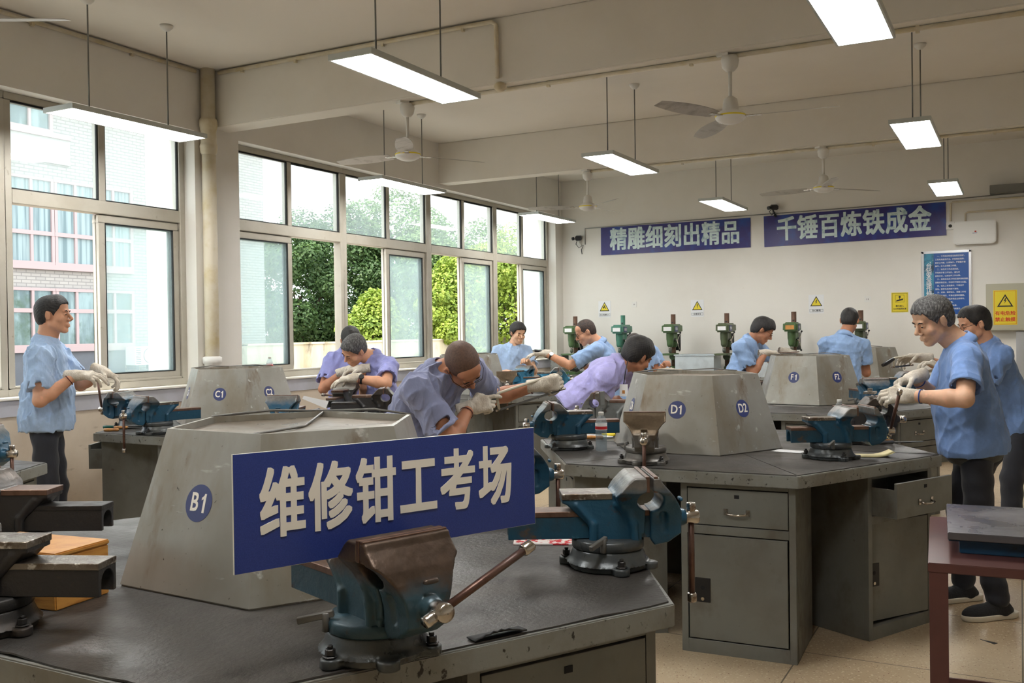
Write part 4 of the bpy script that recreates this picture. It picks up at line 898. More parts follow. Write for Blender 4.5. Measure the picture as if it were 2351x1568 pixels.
def ik(Sx, Wx, hint, a, b_):
    d = (Wx-Sx); L_ = d.length
    if L_ > (a+b_)*.995: k = L_/((a+b_)*.995); a *= k; b_ *= k
    t = (a*a-b_*b_+L_*L_)/(2*L_); h = math.sqrt(max(a*a-t*t, 0)); dn = d/L_
    p = hint-Sx; p = p-dn*p.dot(dn); p = p.normalized() if p.length > 1e-4 else Vector((0, 0, -1))
    return Sx+dn*t+p*h
def add_head(Fd, hc, x, y, z, s=1.0, chub=0.0):
    P = lambda a, b_, c: hc+x*(a*s)+y*(b_*s)+z*(c*s)
    A = [x, y, z]; E = lambda c, r, k=.012, mode='+': Fd.ell(P(*c), [q*s for q in r], A, k, mode); C_ = lambda a, c, r0, r1=None, k=.01, mode='+': Fd.cone(P(*a), P(*c), r0*s, (r1 if r1 is not None else r0)*s, k, mode)
    E((0, -.014, .040), (.076, .094, .084)); E((0, -.035, -.005), (.066, .068, .070), .02)
    E((0, .030, -.030), (.062+chub, .062, .078), .02); C_((-.048-chub, .012, -.062), (-.018, .064, -.098), .020, .018, .02); C_((.048+chub, .012, -.062), (.018, .064, -.098), .020, .018, .02)
    E((0, .070, -.100), (.022, .018, .016), .015); E((0, .058, .052), (.058, .032, .040), .02)
    C_((-.036, .084, .024), (.036, .084, .024), .010, k=.012)
    for q in (-1, 1):
        E((q*.046, .062, -.028), (.020, .018, .020), .02); E((q*.031, .101, .003), (.018, .012, .012), .008, '-'); E((q*.031, .080, .003), (.0135, .0125, .0115), .004)
        E((q*.014, .100, -.036), (.009, .010, .008), .006); E((q*.080, -.006, -.004), (.007, .018, .031), .008); C_((q*.087, -.010, .020), (q*.088, -.014, -.012), .006, .005, .006)
    C_((0, .090, .012), (0, .114, -.026), .0075, .0115, .008); E((0, .082, -.066), (.026, .016, .018), .01)
    C_((-.019, .092, -.0625), (.019, .092, -.0625), .0055, k=.004); C_((-.017, .092, -.0735), (.017, .092, -.0735), .0065, k=.004); C_((-.03, .102, -.068), (.03, .102, -.068), .0022, k=.002, mode='-')
def hair_mesh(hc, x, y, z, s, t, style, h):
    R_ = .15*s; Fd = Field(hc-Vector((R_, R_, R_)), hc+Vector((R_, R_, R_))+z*.02, h)
    A = [x, y, z]; P = lambda a, b_, c: hc+x*(a*s)+y*(b_*s)+z*(c*s)
    Fd.ell(P(0, -.014, .040), [(q+t)*s for q in (.076, .094, .084)], A, .012); Fd.ell(P(0, -.036, -.008), [(q+t*.8)*s for q in (.066, .068, .068)], A, .02)
    if style != 'bald': Fd.ell(P(0, .052, .062), [(q+t)*s for q in (.054, .032, .034)], A, .02); Fd.ell(P(0, .030, .075), [q*s for q in (.050, .055, .052+t)], A, .02)
    X = Fd.ax[0][:, None, None]-hc.x; Y = Fd.ax[1][None, :, None]-hc.y; Z = Fd.ax[2][None, None, :]-hc.z
    a = (X*x.x+Y*x.y+Z*x.z)/s; yy = (X*y.x+Y*y.y+Z*y.z)/s; zz = (X*z.x+Y*z.y+Z*z.z)/s
    fr = {'short': .070, 'bald': .080, 'full': .062}[style]
    zl = np.interp(yy, [-.11, -.07, -.028, -.018, .012, .022, .045, .07, .12], [-.070, -.070, -.048, .020, .020, -.012, .028, fr, fr+.012]).astype(np.float32)
    zl = zl+np.where(yy > .045, -np.abs(a)*.10, 0)+.003*np.sin(a*190+yy*70)+.002*np.sin(yy*430+a*90)
    n_ = (0 if style == 'bald' else .0013)*np.sin(a*380+yy*160)*np.sin(zz*310+yy*120)
    Fd.D = np.maximum(Fd.D+n_.astype(np.float32), (zl-zz)*.75*s).astype(np.float32)
    return Fd.mesh('hair')
def glove_mesh(wrist, f, n, side, curl, h, s=1.0, spread=0.0, tc=.5, cuff=.055, sep=True):
    f = f.normalized(); n = (n-f*n.dot(f)).normalized(); t = f.cross(n)*(1 if side == 'R' else -1)
    R_ = .24; Fd = Field(wrist+f*.06-Vector((.15, .15, .15)), wrist+f*.06+Vector((.15, .15, .15)), h)
    P = lambda a, b_, c: wrist+t*(a*s)+n*(b_*s)+f*(c*s)
    Fd.boxr(P(0, 0, .058), [q*s for q in (.041, .0175, .046)], [t, n, f], .016*s, .01); Fd.ell(P(.024, .010, .035), [q*s for q in (.020, .016, .030)], [t, n, f], .012)
    Fd.cone(P(0, 0, -.03), P(0, 0, .03), .031*s, .031*s, .015); Fd.ell(wrist, (.034*s, .034*s, .034*s), None, .01)
    cv = curl if isinstance(curl, (list, tuple)) else [curl]*4
    for i, (a, c, L_) in enumerate(((.030, .098, 1.0), (.010, .102, 1.1), (-.010, .099, 1.02), (-.029, .090, .82))):
        p = P(a, .002, c-.012); th = 0; r = [.0105, .0100, .0092, .0082]
        for j, (ln, wt) in enumerate(((.045, .75), (.028, 1.0), (.022, .7))):
            th += cv[i]*wt*1.15; d = (f*cos(th)+n*sin(th)+t*(spread*(1.5-i)*.12 if j == 0 else 0)).normalized(); q = p+d*(ln*L_*s)
            Fd.cone(p, q, r[j]*s, r[j+1]*s, .0035 if j else .006); p = q
    p = P(.030, .008, .028)
    for d, ln, r0, r1 in ((t*.72+f*.62+n*.35, .042, .0145, .0118), (f*.8+t*(.35-tc*.9)+n*(.2+tc), .032, .0118, .0105), (f*.8+t*(.15-tc*1.1)+n*(.2+tc*1.2), .024, .0105, .009)):
        q = p+d.normalized()*(ln*s); Fd.cone(p, q, r0*s, r1*s, .004); p = q
    if cuff: Fd.cone(P(0, 0, -cuff), P(0, 0, 0), .034*s, .031*s, .006); Fd.cone(P(0, 0, -cuff-.05), P(0, 0, -cuff+.012), .029*s, .028*s, .001, '-')
    return Fd.mesh('glove')
def shell_ring(name, c, ax, r0, r1, h_, m, parent, t=.002, n=28):
    return MB().lathe([(r0, -h_/2), (r0+t, -h_/2), (r1+t, h_/2), (r1, h_/2), (r0, -h_/2)], n, M=aim(c, ax, (.3, .9, .1))).build(name, m, parent)
def person(label, F, J, look, hup=(0, 1, 0), shirt='sky', hair='short', hairm=None, skin_='a', belly=.125, width=.168, chub=0.0, glovesL=None, glovesR=None, specs=False, legs=None, s=1.0, hem=.10, tint=None, collar=True,
           sleeve=.74, shoes=False, watch=None, under=None, arml=(.285, .255), fold=.0045, tshirt=None):
    h = max(.0040, F*.00082); rng_ = random.Random(int(F*1000)+len(label))
    W = {k: at(v[0], v[1], F+(v[2] if len(v) > 2 else 0)) for k, v in J.items()}
    up_h = hup if isinstance(hup, Vector) else cdir(*hup); ld = cdir(*look)
    hx, hy, hz = ortho(ld, up_h); hc = W['hd']; nk, hp, sl, sr = W['nk'], W['hp'], W['sl'], W['sr']
    w = (nk-hp).normalized(); u = (sr-sl); u = (u-w*u.dot(w)).normalized(); v = w.cross(u)
    el = ik(sl, W['wl'], W['el'], arml[0], arml[1]); er = ik(sr, W['wr'], W['er'], arml[0], arml[1])
    base = Vector((hp.x, hp.y, 0)); root = empty('person', base, label=label, cat='person'); inv = Matrix.Translation(-base)
    def L(name, me, m, par=root):
        me.transform(inv); return link_mesh(name, me, m, par)
    sm = SK[skin_]
    allp = [hc+hz*.15*s, hc-hz*.14*s, hc+hy*.14, hc-hy*.13, hc+hx*.11, hc-hx*.11, nk, sl, sr, el, er, W['wl'], W['wr'], (nk+hp)/2]
    lo = Vector([min(p[i] for p in allp)-.07 for i in range(3)]); hi = Vector([max(p[i] for p in allp)+.07 for i in range(3)])
    Fd = Field(lo, hi, h)
    add_head(Fd, hc, hx, hy, hz, s, chub)
    nb = hc-hy*.028*s-hz*.055*s
    Fd.cone(nb, nk, .054*s, .060*s, .02); Fd.cone(nb+hy*.03*s, nk+v*.02, .042*s, .052*s, .02)
    cen = nk.lerp(hp, .30); Fd.ell(cen, (.125, .085, .16), [u, v, w], .03); Fd.cone(sl, sr, .046, .046, .03); Fd.cone(nk, nk.lerp(hp, .2), .06, .08, .03)
    for Sx, Ex, Wx in ((sl, el, W['wl']), (sr, er, W['wr'])):
        Fd.cone(Sx, Ex, .050, .041, .02); m_ = Ex.lerp(Wx, .28); Fd.cone(Ex, m_, .041, .044, .015); Fd.cone(m_, Wx-(Wx-Ex).normalized()*.012, .044, .0275, .015)
    body = L('body', Fd.mesh('body'), sm)
    # clothes
    hm = h*1.15; pts = [sl, sr, nk, hp-w*.16, el, er, hp]
    lo = Vector([min(p[i] for p in pts)-.22 for i in range(3)]); hi = Vector([max(p[i] for p in pts)+.22 for i in range(3)])
    Fs = Field(lo, hi, hm); T = (nk-hp).length
    Fs.ell(hp+w*(T*.70), (width+.008, .118, T*.36), [u, v, w], .04); Fs.ell(hp+w*(T*.32)+v*.015, (width, belly, T*.36), [u, v, w], .06); Fs.ell(hp-w*.03, (width+.018, belly+.010, .21), [u, v, w], .06)
    Fs.cone(sl-w*.012, sr-w*.012, .062, .062, .035); Fs.cone(nk+w*.0, nk-w*.08, .066, .11, .03); Fs.cone(nk-w*.02, sl-w*.005, .068, .066, .03); Fs.cone(nk-w*.02, sr-w*.005, .068, .066, .03)
    for Sx, Ex in ((sl, el), (sr, er)):
        d = (Ex-Sx).normalized(); ln = (Ex-Sx).length; e_ = Sx+d*(ln*sleeve)
        a = V3(Sx); dd = V3(d); l_ = ln*sleeve
        def fn(X, Y, Z, a=a, dd=dd, l_=l_):
            q = (X-a[0])*dd[0]+(Y-a[1])*dd[1]+(Z-a[2])*dd[2]; t = np.clip(q/l_, 0, 1)
            rad = np.sqrt(np.maximum((X-a[0])**2+(Y-a[1])**2+(Z-a[2])**2-q*q, 0)); cc = np.sqrt((X-a[0]-dd[0]*t*l_)**2+(Y-a[1]-dd[1]*t*l_)**2+(Z-a[2]-dd[2]*t*l_)**2)
            R0 = .066+.012*t; out = np.maximum(cc-R0, q-l_)
            inn = np.maximum(rad-(R0-.010), (l_-.035)-q)
            return np.maximum(out, -inn)
        Fs.put(fn, Vector([min(Sx[i], e_[i]) for i in range(3)])-Vector((.08, .08, .08)), Vector([max(Sx[i], e_[i]) for i in range(3)])+Vector((.08, .08, .08)), .028)
    Fs.halfcut(hp-w*hem, -w)
    ks = []
    for i in range(9):
        dv = (u*rng_.gauss(0, 1)+v*rng_.gauss(0, .8)+w*rng_.gauss(0, .45)).normalized()*rng_.uniform(45, 105); ks.append((dv, rng_.uniform(0, 6), rng_.uniform(.5, 1)))
    def fold_fn(X, Y, Z):
        acc = 0
        for dv, ph, am in ks:
            q = (X*dv.x+Y*dv.y+Z*dv.z)*.5+ph; lo_ = .5+.5*np.sin(X*dv.y*.22+Y*dv.z*.25-Z*dv.x*.3+ph*3)
            acc = acc-am*lo_*((1-np.abs(np.sin(q+.5*np.sin(q*.37+X*9+Z*7))))**1.7-.22)
        return (acc*fold*2.1).astype(np.float32)
    Fs.warp(fold_fn)
    sh = L('shirt', Fs.mesh('shirt'), CL[shirt])
    if tshirt:
        Ft = Field(hp-Vector((.3, .3, .3)), hp+Vector((.3, .3, .3)), hm); Ft.ell(hp-w*.03, (width, belly-.006, .16), [u, v, w], .0); Ft.halfcut(hp-w*(hem+.045), -w); L('undershirt', Ft.mesh('undershirt'), CL[tshirt])
    if collar:
        cx_, cy_v, cz = u, v, (hc-nk).normalized()*.55+w*.45; cz.normalize(); cc = nk+cz*.012; yv = (v-cz*v.dot(cz)).normalized(); xv = yv.cross(cz)
        b = MB(); n = 30; vs = []
        for i in range(n+1):
            a = R(22)+(2*pi-R(44))*i/n+pi/2; op = max(0, 1-abs(i/n*2-1)*1.0)
            for rr, zz in ((.066, -.012), (.061, .030), (.064, .034), (.086, -.004), (.088, -.022), (.084, -.022), (.070, .020)):
                vs.append(cc+xv*(cos(a)*rr)+yv*(sin(a)*rr*1.05+.004)+cz*(zz+.010*op))
        m = 7; fs = [(i*m+j, i*m+(j+1) % m, (i+1)*m+(j+1) % m, (i+1)*m+j) for i in range(n) for j in range(m)]+[tuple(range(m)), tuple(n*m+j for j in reversed(range(m)))]
        me = b.add(vs, fs, True).mesh('collar'); o = L('collar', me, CL[shirt], sh)
    ht = {'short': .0085, 'bald': .0035, 'full': .018}[hair]
    hcut = hair if hair != 'bald' else 'bald'
    L('hair', hair_mesh(hc, hx, hy, hz, s, ht, hcut, max(.0032, F*.0006)), hairm or {'short': M_hair, 'bald': M_hairs, 'full': M_hair}[hair])
    Mh = frame(hc, hx*s, hy*s, hz*s)
    for q in (-1, 1):
        L('eye', MB().ball((q*.031, .0895, .0005), .0045, 8, sc=(2.0, .9, .75), M=Mh).mesh('eye'), M_eye, body)
        L('eyebrow', MB().path([(q*.018, .0955, .021), (q*.032, .0960, .0265), (q*.046, .088, .023)], [.0026, .0034, .002], 8, M=Mh).mesh('eyebrow'), M_brow, body)
    if specs:
        g = MB()
        for q in (-1, 1):
            g.path([(q*.033+.021*cos(a*pi/8), .104, .000+.016*sin(a*pi/8)) for a in range(17)], .0013, 6, M=Mh); g.path([(q*.054, .103, .004), (q*.082, .06, .010), (q*.086, -.005, .012)], .0014, 6, M=Mh)
        g.path([(-.012, .104, .003), (0, .107, .005), (.012, .104, .003)], .0013, 6, M=Mh); L('spectacles', g.mesh('spectacles'), M_specs)
    for sd_, Wx, Ex, gl in (('L', W['wl'], el, glovesL), ('R', W['wr'], er, glovesR)):
        fd = (Wx-Ex).normalized(); gl = gl or {}
        fdir = cdir(*gl['f']) if 'f' in gl else fd; nd = cdir(*gl['n']) if 'n' in gl else cdir(0, -1, -.2)
        bare = gl.get('bare')
        gm = glove_mesh(Wx, fdir, nd, sd_, gl.get('curl', .6), max(.0026, F*.00062), 1.0 if bare else 1.06, gl.get('spread', 0), gl.get('tc', .5), 0 if bare else .05)
        go = L('glove' if not bare else 'hand', gm, sm if bare else gl.get('m', M_glove), body if bare else root)
        if not bare and F < 8:
            shell_ring('cuff_band', Wx-fd*.048-base, fd, .0345, .034, .006, gl.get('band', M_band), go)
        if gl.get('watch'):
            wp = Wx-fd*.065-base; shell_ring('wrist_watch', wp, fd, .034, .034, .016, M_black, root, .003); side = cdir(0, .55, -.8); side = (side-fd*side.dot(fd)).normalized()
            MB().tube(wp+side*.032, wp+side*.045, .019, n=20).build('watch_case', M_watch if gl['watch'] == 'light' else M_black, root)
    # legs
    lg = legs or {}
    kneel = {}
    Ftr = None; hj = {'l': hp-u*.080-w*.03, 'r': hp+u*.080-w*.03}
    hzn = Vector((v.x, v.y, 0)).normalized(); uz = Vector((u.x, u.y, 0)).normalized(); ank = {}; kn = {}
    for k, sg in (('l', -1), ('r', 1)):
        if 'a'+k in lg: q = lg['a'+k]; ank[k] = at(q[0], q[1], q[2])
        else: ank[k] = Vector((hp.x, hp.y, .085))+uz*(sg*.13)-hzn*(.03 if sg < 0 else -.10)
        ank[k].z = .085; mid = hj[k].lerp(ank[k], .5)+hzn*.03; kn[k] = mid
    allp = list(hj.values())+list(ank.values())+list(kn.values()); lo = Vector([min(p[i] for p in allp)-.16 for i in range(3)]); hi = Vector([max(p[i] for p in allp)+.16 for i in range(3)])
    ht_ = max(h*1.5, .0075); Ft = Field(lo, hi, ht_)
    Ft.ell(hp-w*.03, (width-.035, belly-.040, .15), [u, v, w], .03)
    for k in 'lr':
        Ft.cone(hj[k]-w*.05, kn[k], .080, .070, .03); Ft.cone(kn[k], ank[k]+Vector((0, 0, .02)), .070, .058, .02)
    rg = [(Vector((rng_.gauss(0, .4), rng_.gauss(0, .4), rng_.gauss(0, 1))).normalized()*rng_.uniform(50, 90), rng_.uniform(0, 6)) for _ in range(5)]
    Ft.warp(lambda X, Y, Z: (sum(np.sin(X*d.x+Y*d.y+Z*d.z+p_) for d, p_ in rg)*.0011).astype(np.float32))
    Ft.halfcut((0, 0, .065), (0, 0, -1))
    L('trousers', Ft.mesh('trousers'), CL['trouser'])
    for k in 'lr':
        fdv = lg.get('foot', hzn) if isinstance(lg.get('foot', hzn), Vector) else cdir(*lg['foot']); fdv = Vector((fdv.x, fdv.y, 0)).normalized(); sd2 = Vector((-fdv.y, fdv.x, 0)); a = ank[k]; g0 = Vector((a.x, a.y, 0))
        Fsh = Field(g0-Vector((.24, .24, .02)), g0+Vector((.24, .24, .16)), .0045 if shoes else .009); up = Vector((0, 0, 1))
        Fsh.ell(g0+fdv*.055+up*.035, (.15, .044, .045), [fdv, sd2, up], .02); Fsh.cone(g0-fdv*.02+up*.05, g0+fdv*.01+up*.105, .046, .040, .03); Fsh.ell(g0+fdv*.13+up*.03, (.07, .044, .034), [fdv, sd2, up], .02)
        Fsh.halfcut(g0+up*.018, -up); so = L('shoe', Fsh.mesh('shoe'), M_shoe)
        Fso = Field(g0-Vector((.24, .24, .02)), g0+Vector((.24, .24, .08)), .0045 if shoes else .009)
        Fso.ell(g0+fdv*.05+up*.02, (.158, .047, .05), [fdv, sd2, up], .0); Fso.ell(g0+fdv*.125+up*.02, (.08, .049, .045), [fdv, sd2, up], .02); Fso.ell(g0-fdv*.06+up*.02, (.055, .044, .05), [fdv, sd2, up], .02)
        Fso.halfcut(g0+up*.030, up); Fso.halfcut(g0+up*.001, -up); L('shoe_sole', Fso.mesh('shoe_sole'), M_sole if shoes else M_rubberblack, so)
        if shoes:
            b = MB()
            for i in range(4): b.path([g0+fdv*(.035+i*.018)+sd2*.022+up*(.082-i*.006), g0+fdv*(.040+i*.018)+up*(.092-i*.007), g0+fdv*(.035+i*.018)-sd2*.022+up*(.082-i*.006)], .0028, 6)
            L('shoe_laces', b.mesh('shoe_laces'), M_black, so)
    return root, dict(W=W, el=el, er=er, hc=hc)
PP = {}
PP[11] = person('greying man in front at right, uniform blue shirt, gloved hands working on a vise', 5.0,
    dict(hd=(2143, 735), nk=(2207, 793), hp=(2232, 1000, .02), sl=(2222, 822, -.19), sr=(2200, 808, .18), el=(2200, 915, -.35), wl=(2092, 909, -.20), er=(2170, 900, .25), wr=(2100, 866, .10)),
    look=(-1, -.46, -.12), hup=(.4, 1, 0), shirt='main', hair='short', hairm=M_hairg, skin_='c', belly=.165, hem=.085, tshirt='grey', width=.175,
    glovesL=dict(f=(-1, .05, .1), n=(.0, -.5, .8), curl=.75, band=M_bandb, tc=.6), glovesR=dict(f=(-.95, -.3, -.1), n=(-.1, -.9, -.3), curl=.8, band=M_bandb), shoes=True, fold=.003,
    legs=dict(al=(2290, 1372, 4.88), ar=(2212, 1347, 5.2), foot=(-1, 0, -.25)))
PP[12] = person('black haired man with glasses at the right edge, behind the greying man', 6.5,
    dict(hd=(2238, 745), nk=(2268, 795), hp=(2330, 950, .05), sl=(2300, 815, -.18), sr=(2265, 805, .18), el=(2250, 880, -.2), wl=(2170, 850, -.1), er=(2200, 850, .3), wr=(2118, 822, .18)),
    look=(-1, -.28, .0), hup=(.2, 1, 0), shirt='main', hair='short', skin_='a', specs=True, belly=.14,
    glovesR=dict(f=(-1, .0, .1), n=(.2, -.8, -.5), curl=[.25, .35, .5, .6], spread=1), glovesL=dict(curl=.6), legs=dict(al=(2325, 1270, 6.3), ar=(2215, 1180, 6.95), foot=(-1, 0, 0)))
PP[1] = person('man standing at left by the window, light blue shirt, turned to the right', 6.2,
    dict(hd=(122, 724), nk=(104, 787), hp=(107, 955), sr=(94, 818, -.19), sl=(122, 805, .17), er=(92, 905, -.25), wr=(174, 862, -.16), el=(150, 900, .3), wl=(233, 852, .08)),
    look=(1, .04, .12), hup=(-.06, 1, 0), shirt='sky', hair='short', skin_='a', chub=.004, belly=.155, hem=.09,
    glovesR=dict(f=(1, .02, 0), n=(.2, -.9, .4), curl=[.35, .4, .55, .6], spread=.4), glovesL=dict(f=(.85, -.35, 0), n=(-.2, -.9, -.2), curl=[.5, .6, .7, .8]), fold=.006, legs=dict(al=(125, 1290, 6.3), ar=(95, 1310, 6.1), foot=(1, 0, 0)))
PP[4] = person('bald man bending over with thin spectacles, dusty violet blue shirt, sawing with a hacksaw', 4.75,
    dict(hd=(1062, 838), nk=(1003, 858, .05), hp=(925, 1050, .22), sr=(957, 893, -.13), sl=(1085, 850, .20), er=(990, 1010, -.2), wr=(1078, 936, .13), el=(1150, 900, .4), wl=(1238, 884, .40)),
    look=(.48, -.86, -.22), hup=(.15, .40, -.90), shirt='dusk', hair='bald', skin_='b', specs=True, chub=.004, belly=.165, hem=.06, width=.195, s=1.03,
    glovesR=dict(f=(1, .25, .1), n=(.2, -.3, .9), curl=[.35, .95, 1.05, 1.1], tc=.5), glovesL=dict(f=(.95, .12, .1), n=(.2, .2, .9), curl=[.8, .95, 1.0, 1.05], tc=.3), fold=.006, arml=(.30, .265))
PP[2] = person('old grey haired man bending over, violet blue shirt, black watch, white gloves', 7.7,
    dict(hd=(814, 803, -.1), nk=(856, 822), hp=(893, 950, .12), sl=(893, 840, -.14), sr=(845, 828, .18), el=(878, 880, -.4), wl=(812, 868, -.38), er=(840, 870, .1), wr=(832, 846, -.1)),
    look=(-.62, -.62, -.48), hup=(-.1, .75, -.5), shirt='purple', hair='short', hairm=M_hairg, skin_='a', belly=.13, glovesL=dict(f=(-1, -.12, 0), n=(0, -.9, .2), curl=.35, watch='dark'), glovesR=dict(f=(-1, -.1, 0), n=(0, -1, 0), curl=.5))
PP[3] = person('man mostly hidden behind the old grey haired man, dark crown and arm showing', 8.3,
    dict(hd=(806, 783), nk=(796, 812, .03), hp=(800, 945, .15), sr=(762, 828), sl=(838, 826, .05), er=(742, 880, -.1), wr=(790, 852, -.22), el=(860, 870, 0), wl=(828, 855, -.2)),
    look=(.2, -.6, -.75), hup=(0, .9, -.4), shirt='purple', skin_='b', glovesR=dict(f=(1, .3, 0), n=(0, -1, 0), curl=.5))
PP[5] = person('young man facing the camera by the last window, light blue shirt', 11.3,
    dict(hd=(1189, 765, -.05), nk=(1178, 796), hp=(1176, 895, .05), sr=(1143, 806), sl=(1208, 806, .05), er=(1130, 845, 0), wr=(1162, 855, -.2), el=(1222, 838, 0), wl=(1212, 832, -.3)),
    look=(.42, -.25, -.85), shirt='sky', hair='full', skin_='c', collar=True, glovesL=dict(bare=1, curl=.5), glovesR=dict(bare=1, curl=.5))
PP[6] = person('man with spectacles and cropped hair leaning left, arm outstretched with a round watch', 9.5,
    dict(hd=(1345, 763, -.02), nk=(1377, 790), hp=(1412, 900, .1), sl=(1368, 803, -.16), sr=(1385, 800, .18), el=(1315, 822, -.15), wl=(1252, 811, -.1), er=(1350, 850, .2), wr=(1338, 835, .1)),
    look=(-.95, -.45, -.12), hup=(-.1, 1, 0), shirt='sky2', hair='bald', hairm=M_hairb, skin_='a', specs=True, belly=.15, chub=.004, glovesL=dict(f=(-1, .0, 0), n=(0, -1, .1), curl=.3, watch='light'), glovesR=dict(f=(-.6, -.6, 0), n=(-1, 0, 0), curl=1.0, m=M_glovek), arml=(.30, .27), sleeve=.8)
PP[7] = person('man bent low far behind the man in lilac, light blue shirt', 11.8,
    dict(hd=(1458, 788), nk=(1484, 796), hp=(1532, 880, .1), sl=(1492, 806, -.16), sr=(1486, 802, .18), el=(1510, 850, -.2), wl=(1525, 838, -.4), er=(1480, 850, .2), wr=(1475, 835, .2)),
    look=(-.7, -.75, .2), hup=(-.5, .6, -.2), shirt='sky2', hair='bald', hairm=M_hairb, skin_='b', glovesL=dict(bare=1, curl=.6), glovesR=dict(bare=1))
PP[8] = person('man with thick black hair turned away, lilac shirt, badge hanging, beside the D1 hood', 6.5,
    dict(hd=(1463, 817), nk=(1418, 838), hp=(1318, 925, .0), sr=(1392, 868, -.17), sl=(1425, 846, .19), er=(1375, 930, -.1), wr=(1400, 925, .1), el=(1500, 880, .3), wl=(1532, 856, .22)),
    look=(.72, -.42, .50), hup=(.2, 1, -.1), shirt='lilac', hair='full', skin_='b', belly=.13, hem=.06, glovesL=dict(f=(1, .1, 0), n=(0, -1, 0), curl=.8), glovesR=dict(bare=1))
PP[9] = person('man with black hair and spectacles bent over the F1 hood, arms forward', 9.5,
    dict(hd=(1750, 759, -.05), nk=(1722, 783), hp=(1683, 890), sr=(1700, 797, -.17), sl=(1732, 790, .17), er=(1716, 842, -.2), wr=(1757, 810, -.15), el=(1770, 815, .2), wl=(1803, 806, .05)),
    look=(.85, -.55, -.2), hup=(.3, 1, 0), shirt='sky2', hair='full', skin_='b', specs=True, belly=.13, glovesR=dict(f=(1, .05, 0), n=(0, -1, 0), curl=.5), glovesL=dict(f=(1, -.12, 0), n=(0, -1, 0), curl=.25))
PP[10] = person('man seen from behind beyond the F2 hood, light blue shirt, dark cropped hair', 9.4,
    dict(hd=(1950, 737, .04), nk=(1938, 772), hp=(1935, 888, -.05), sr=(1980, 792, .04), sl=(1896, 790), er=(1990, 850, .05), wr=(1972, 818, .28), el=(1890, 850, .1), wl=(1930, 835, .3)),
    look=(.40, -.30, .85), hup=(.05, 1, 0), shirt='sky2', hair='short', skin_='b', belly=.13, width=.18, glovesR=dict(curl=.5), glovesL=dict(curl=.5), sleeve=.68)
# ---------------------------------------------------------------- things on the back wall
def wf(x, z, d=0.0): return frame((x, YB-d, z), (1, 0, 0), (0, 0, 1), (0, -1, 0))
def wthing(name, x, z, label, cat, group=None): return empty(name, (x, YB-.001, z), label=label, cat=cat, group=group)
def wl_(x0, z0, d): return frame((x0, -d, z0), (1, 0, 0), (0, 0, 1), (0, -1, 0))
def banner(x0, x1, z0, z1, txt, label, tilt=0):
    cx, cz = (x0+x1)/2, (z0+z1)/2; r = wthing('wall_banner', cx, cz, label, 'banner'); r.rotation_euler.y = tilt
    MB().box((-(x1-x0)/2, -.012, -(z1-z0)/2), ((x1-x0)/2, 0, (z1-z0)/2)).build('banner_board', M_bannerblue, r)
    text_mesh('banner_text', txt, .355, M_bannertext, r, wl_(0, -.004, .0135), bold=.034, sx=.80, space=1.05, depth=.001)
banner(-5.76, -3.43, 2.657, 3.085, '精雕细刻出精品', 'blue banner reading 精雕细刻出精品, the left one on the back wall')
banner(-3.235, -.85, 2.665, 3.105, '千锤百炼铁成金', 'blue banner reading 千锤百炼铁成金, the right one on the back wall', R(-.7))
def tri(b, cx, cy, s, z0, z1, M): b.prism([(cx-s/2, cy-s*.433), (cx+s/2, cy-s*.433), (cx, cy+s*.433)], z0, z1, M=M)
def warn(x0, x1, z0, z1, txt, sym, label):
    cx, cz = (x0+x1)/2, (z0+z1)/2; w, h_ = x1-x0, z1-z0; r = wthing('warning_sign', cx, cz, label, 'sign', 'white warning signs'); M0 = wl_(0, 0, 0)
    MB().box((-w/2, -.004, -h_/2), (w/2, 0, h_/2)).build('sign_plate', M_paper, r)
    b = MB(); tri(b, 0, h_*.16, w*.80, .0045, .0055, M0); b.build('black_border', M_blackink, r)
    b = MB(); tri(b, 0, h_*.145, w*.62, .0055, .0063, M0); b.build('yellow_triangle', M_yellow, r)
    b = MB()
    if sym == '!': b.prism([(-.008, .035), (.008, .035), (.004, -.006), (-.004, -.006)], .0063, .007, M=M0 @ Matrix.Translation((0, h_*.1, 0))).tube((0, h_*.1-.018, .0063), (0, h_*.1-.018, .007), .006, M=M0)
    elif sym == 'z': b.prism([(.006, .045), (-.014, .004), (-.001, .006), (-.010, -.022), (.014, .012), (.002, .010), (.014, .040)], .0063, .007, M=M0 @ Matrix.Translation((0, h_*.08, 0)))
    else:
        for a, c, r_ in ((-.002, .028, .012), (-.014, .004, .013), (.018, -.002, .009), (.002, .012, .008)): b.tube((a, h_*.08+c, .0063), (a, h_*.08+c, .007), r_, M=M0)
    b.build('symbol', M_blackink, r)
    b = MB(); y0, y1, xx = -h_*.42, -h_*.26, w*.44
    for q in ((-xx, y0, xx, y0+.003), (-xx, y1-.003, xx, y1), (-xx, y0, -xx+.003, y1), (xx-.003, y0, xx, y1)): b.box((q[0], q[1], .0045), (q[2], q[3], .0052), M=M0)
    b.build('caption_box', M_blackink, r); text_mesh('caption', txt, .030 if len(txt) < 5 else .026, M_blackink, r, M0 @ Matrix.Translation((0, -h_*.345, .005)), bold=.02, depth=.0004)
warn(-5.82, -5.615, 1.688, 1.943, '当心机械伤人', 'm', 'white sign with yellow triangle reading 当心机械伤人, nearest the window')
warn(-4.333, -4.134, 1.67, 1.922, '注意安全', '!', 'white sign with yellow exclamation triangle reading 注意安全')
warn(-2.624, -2.417, 1.683, 1.945, '当心触电', 'z', 'white sign with yellow lightning triangle reading 当心触电')
r = wthing('notice_sign', -1.43, 1.81, 'yellow notice sign with black camera symbol on the back wall', 'sign'); M0 = wl_(0, 0, 0)
MB().box((-.105, -.004, -.133), (.105, 0, .133)).build('sign_plate', M_yellow, r)
b = MB()
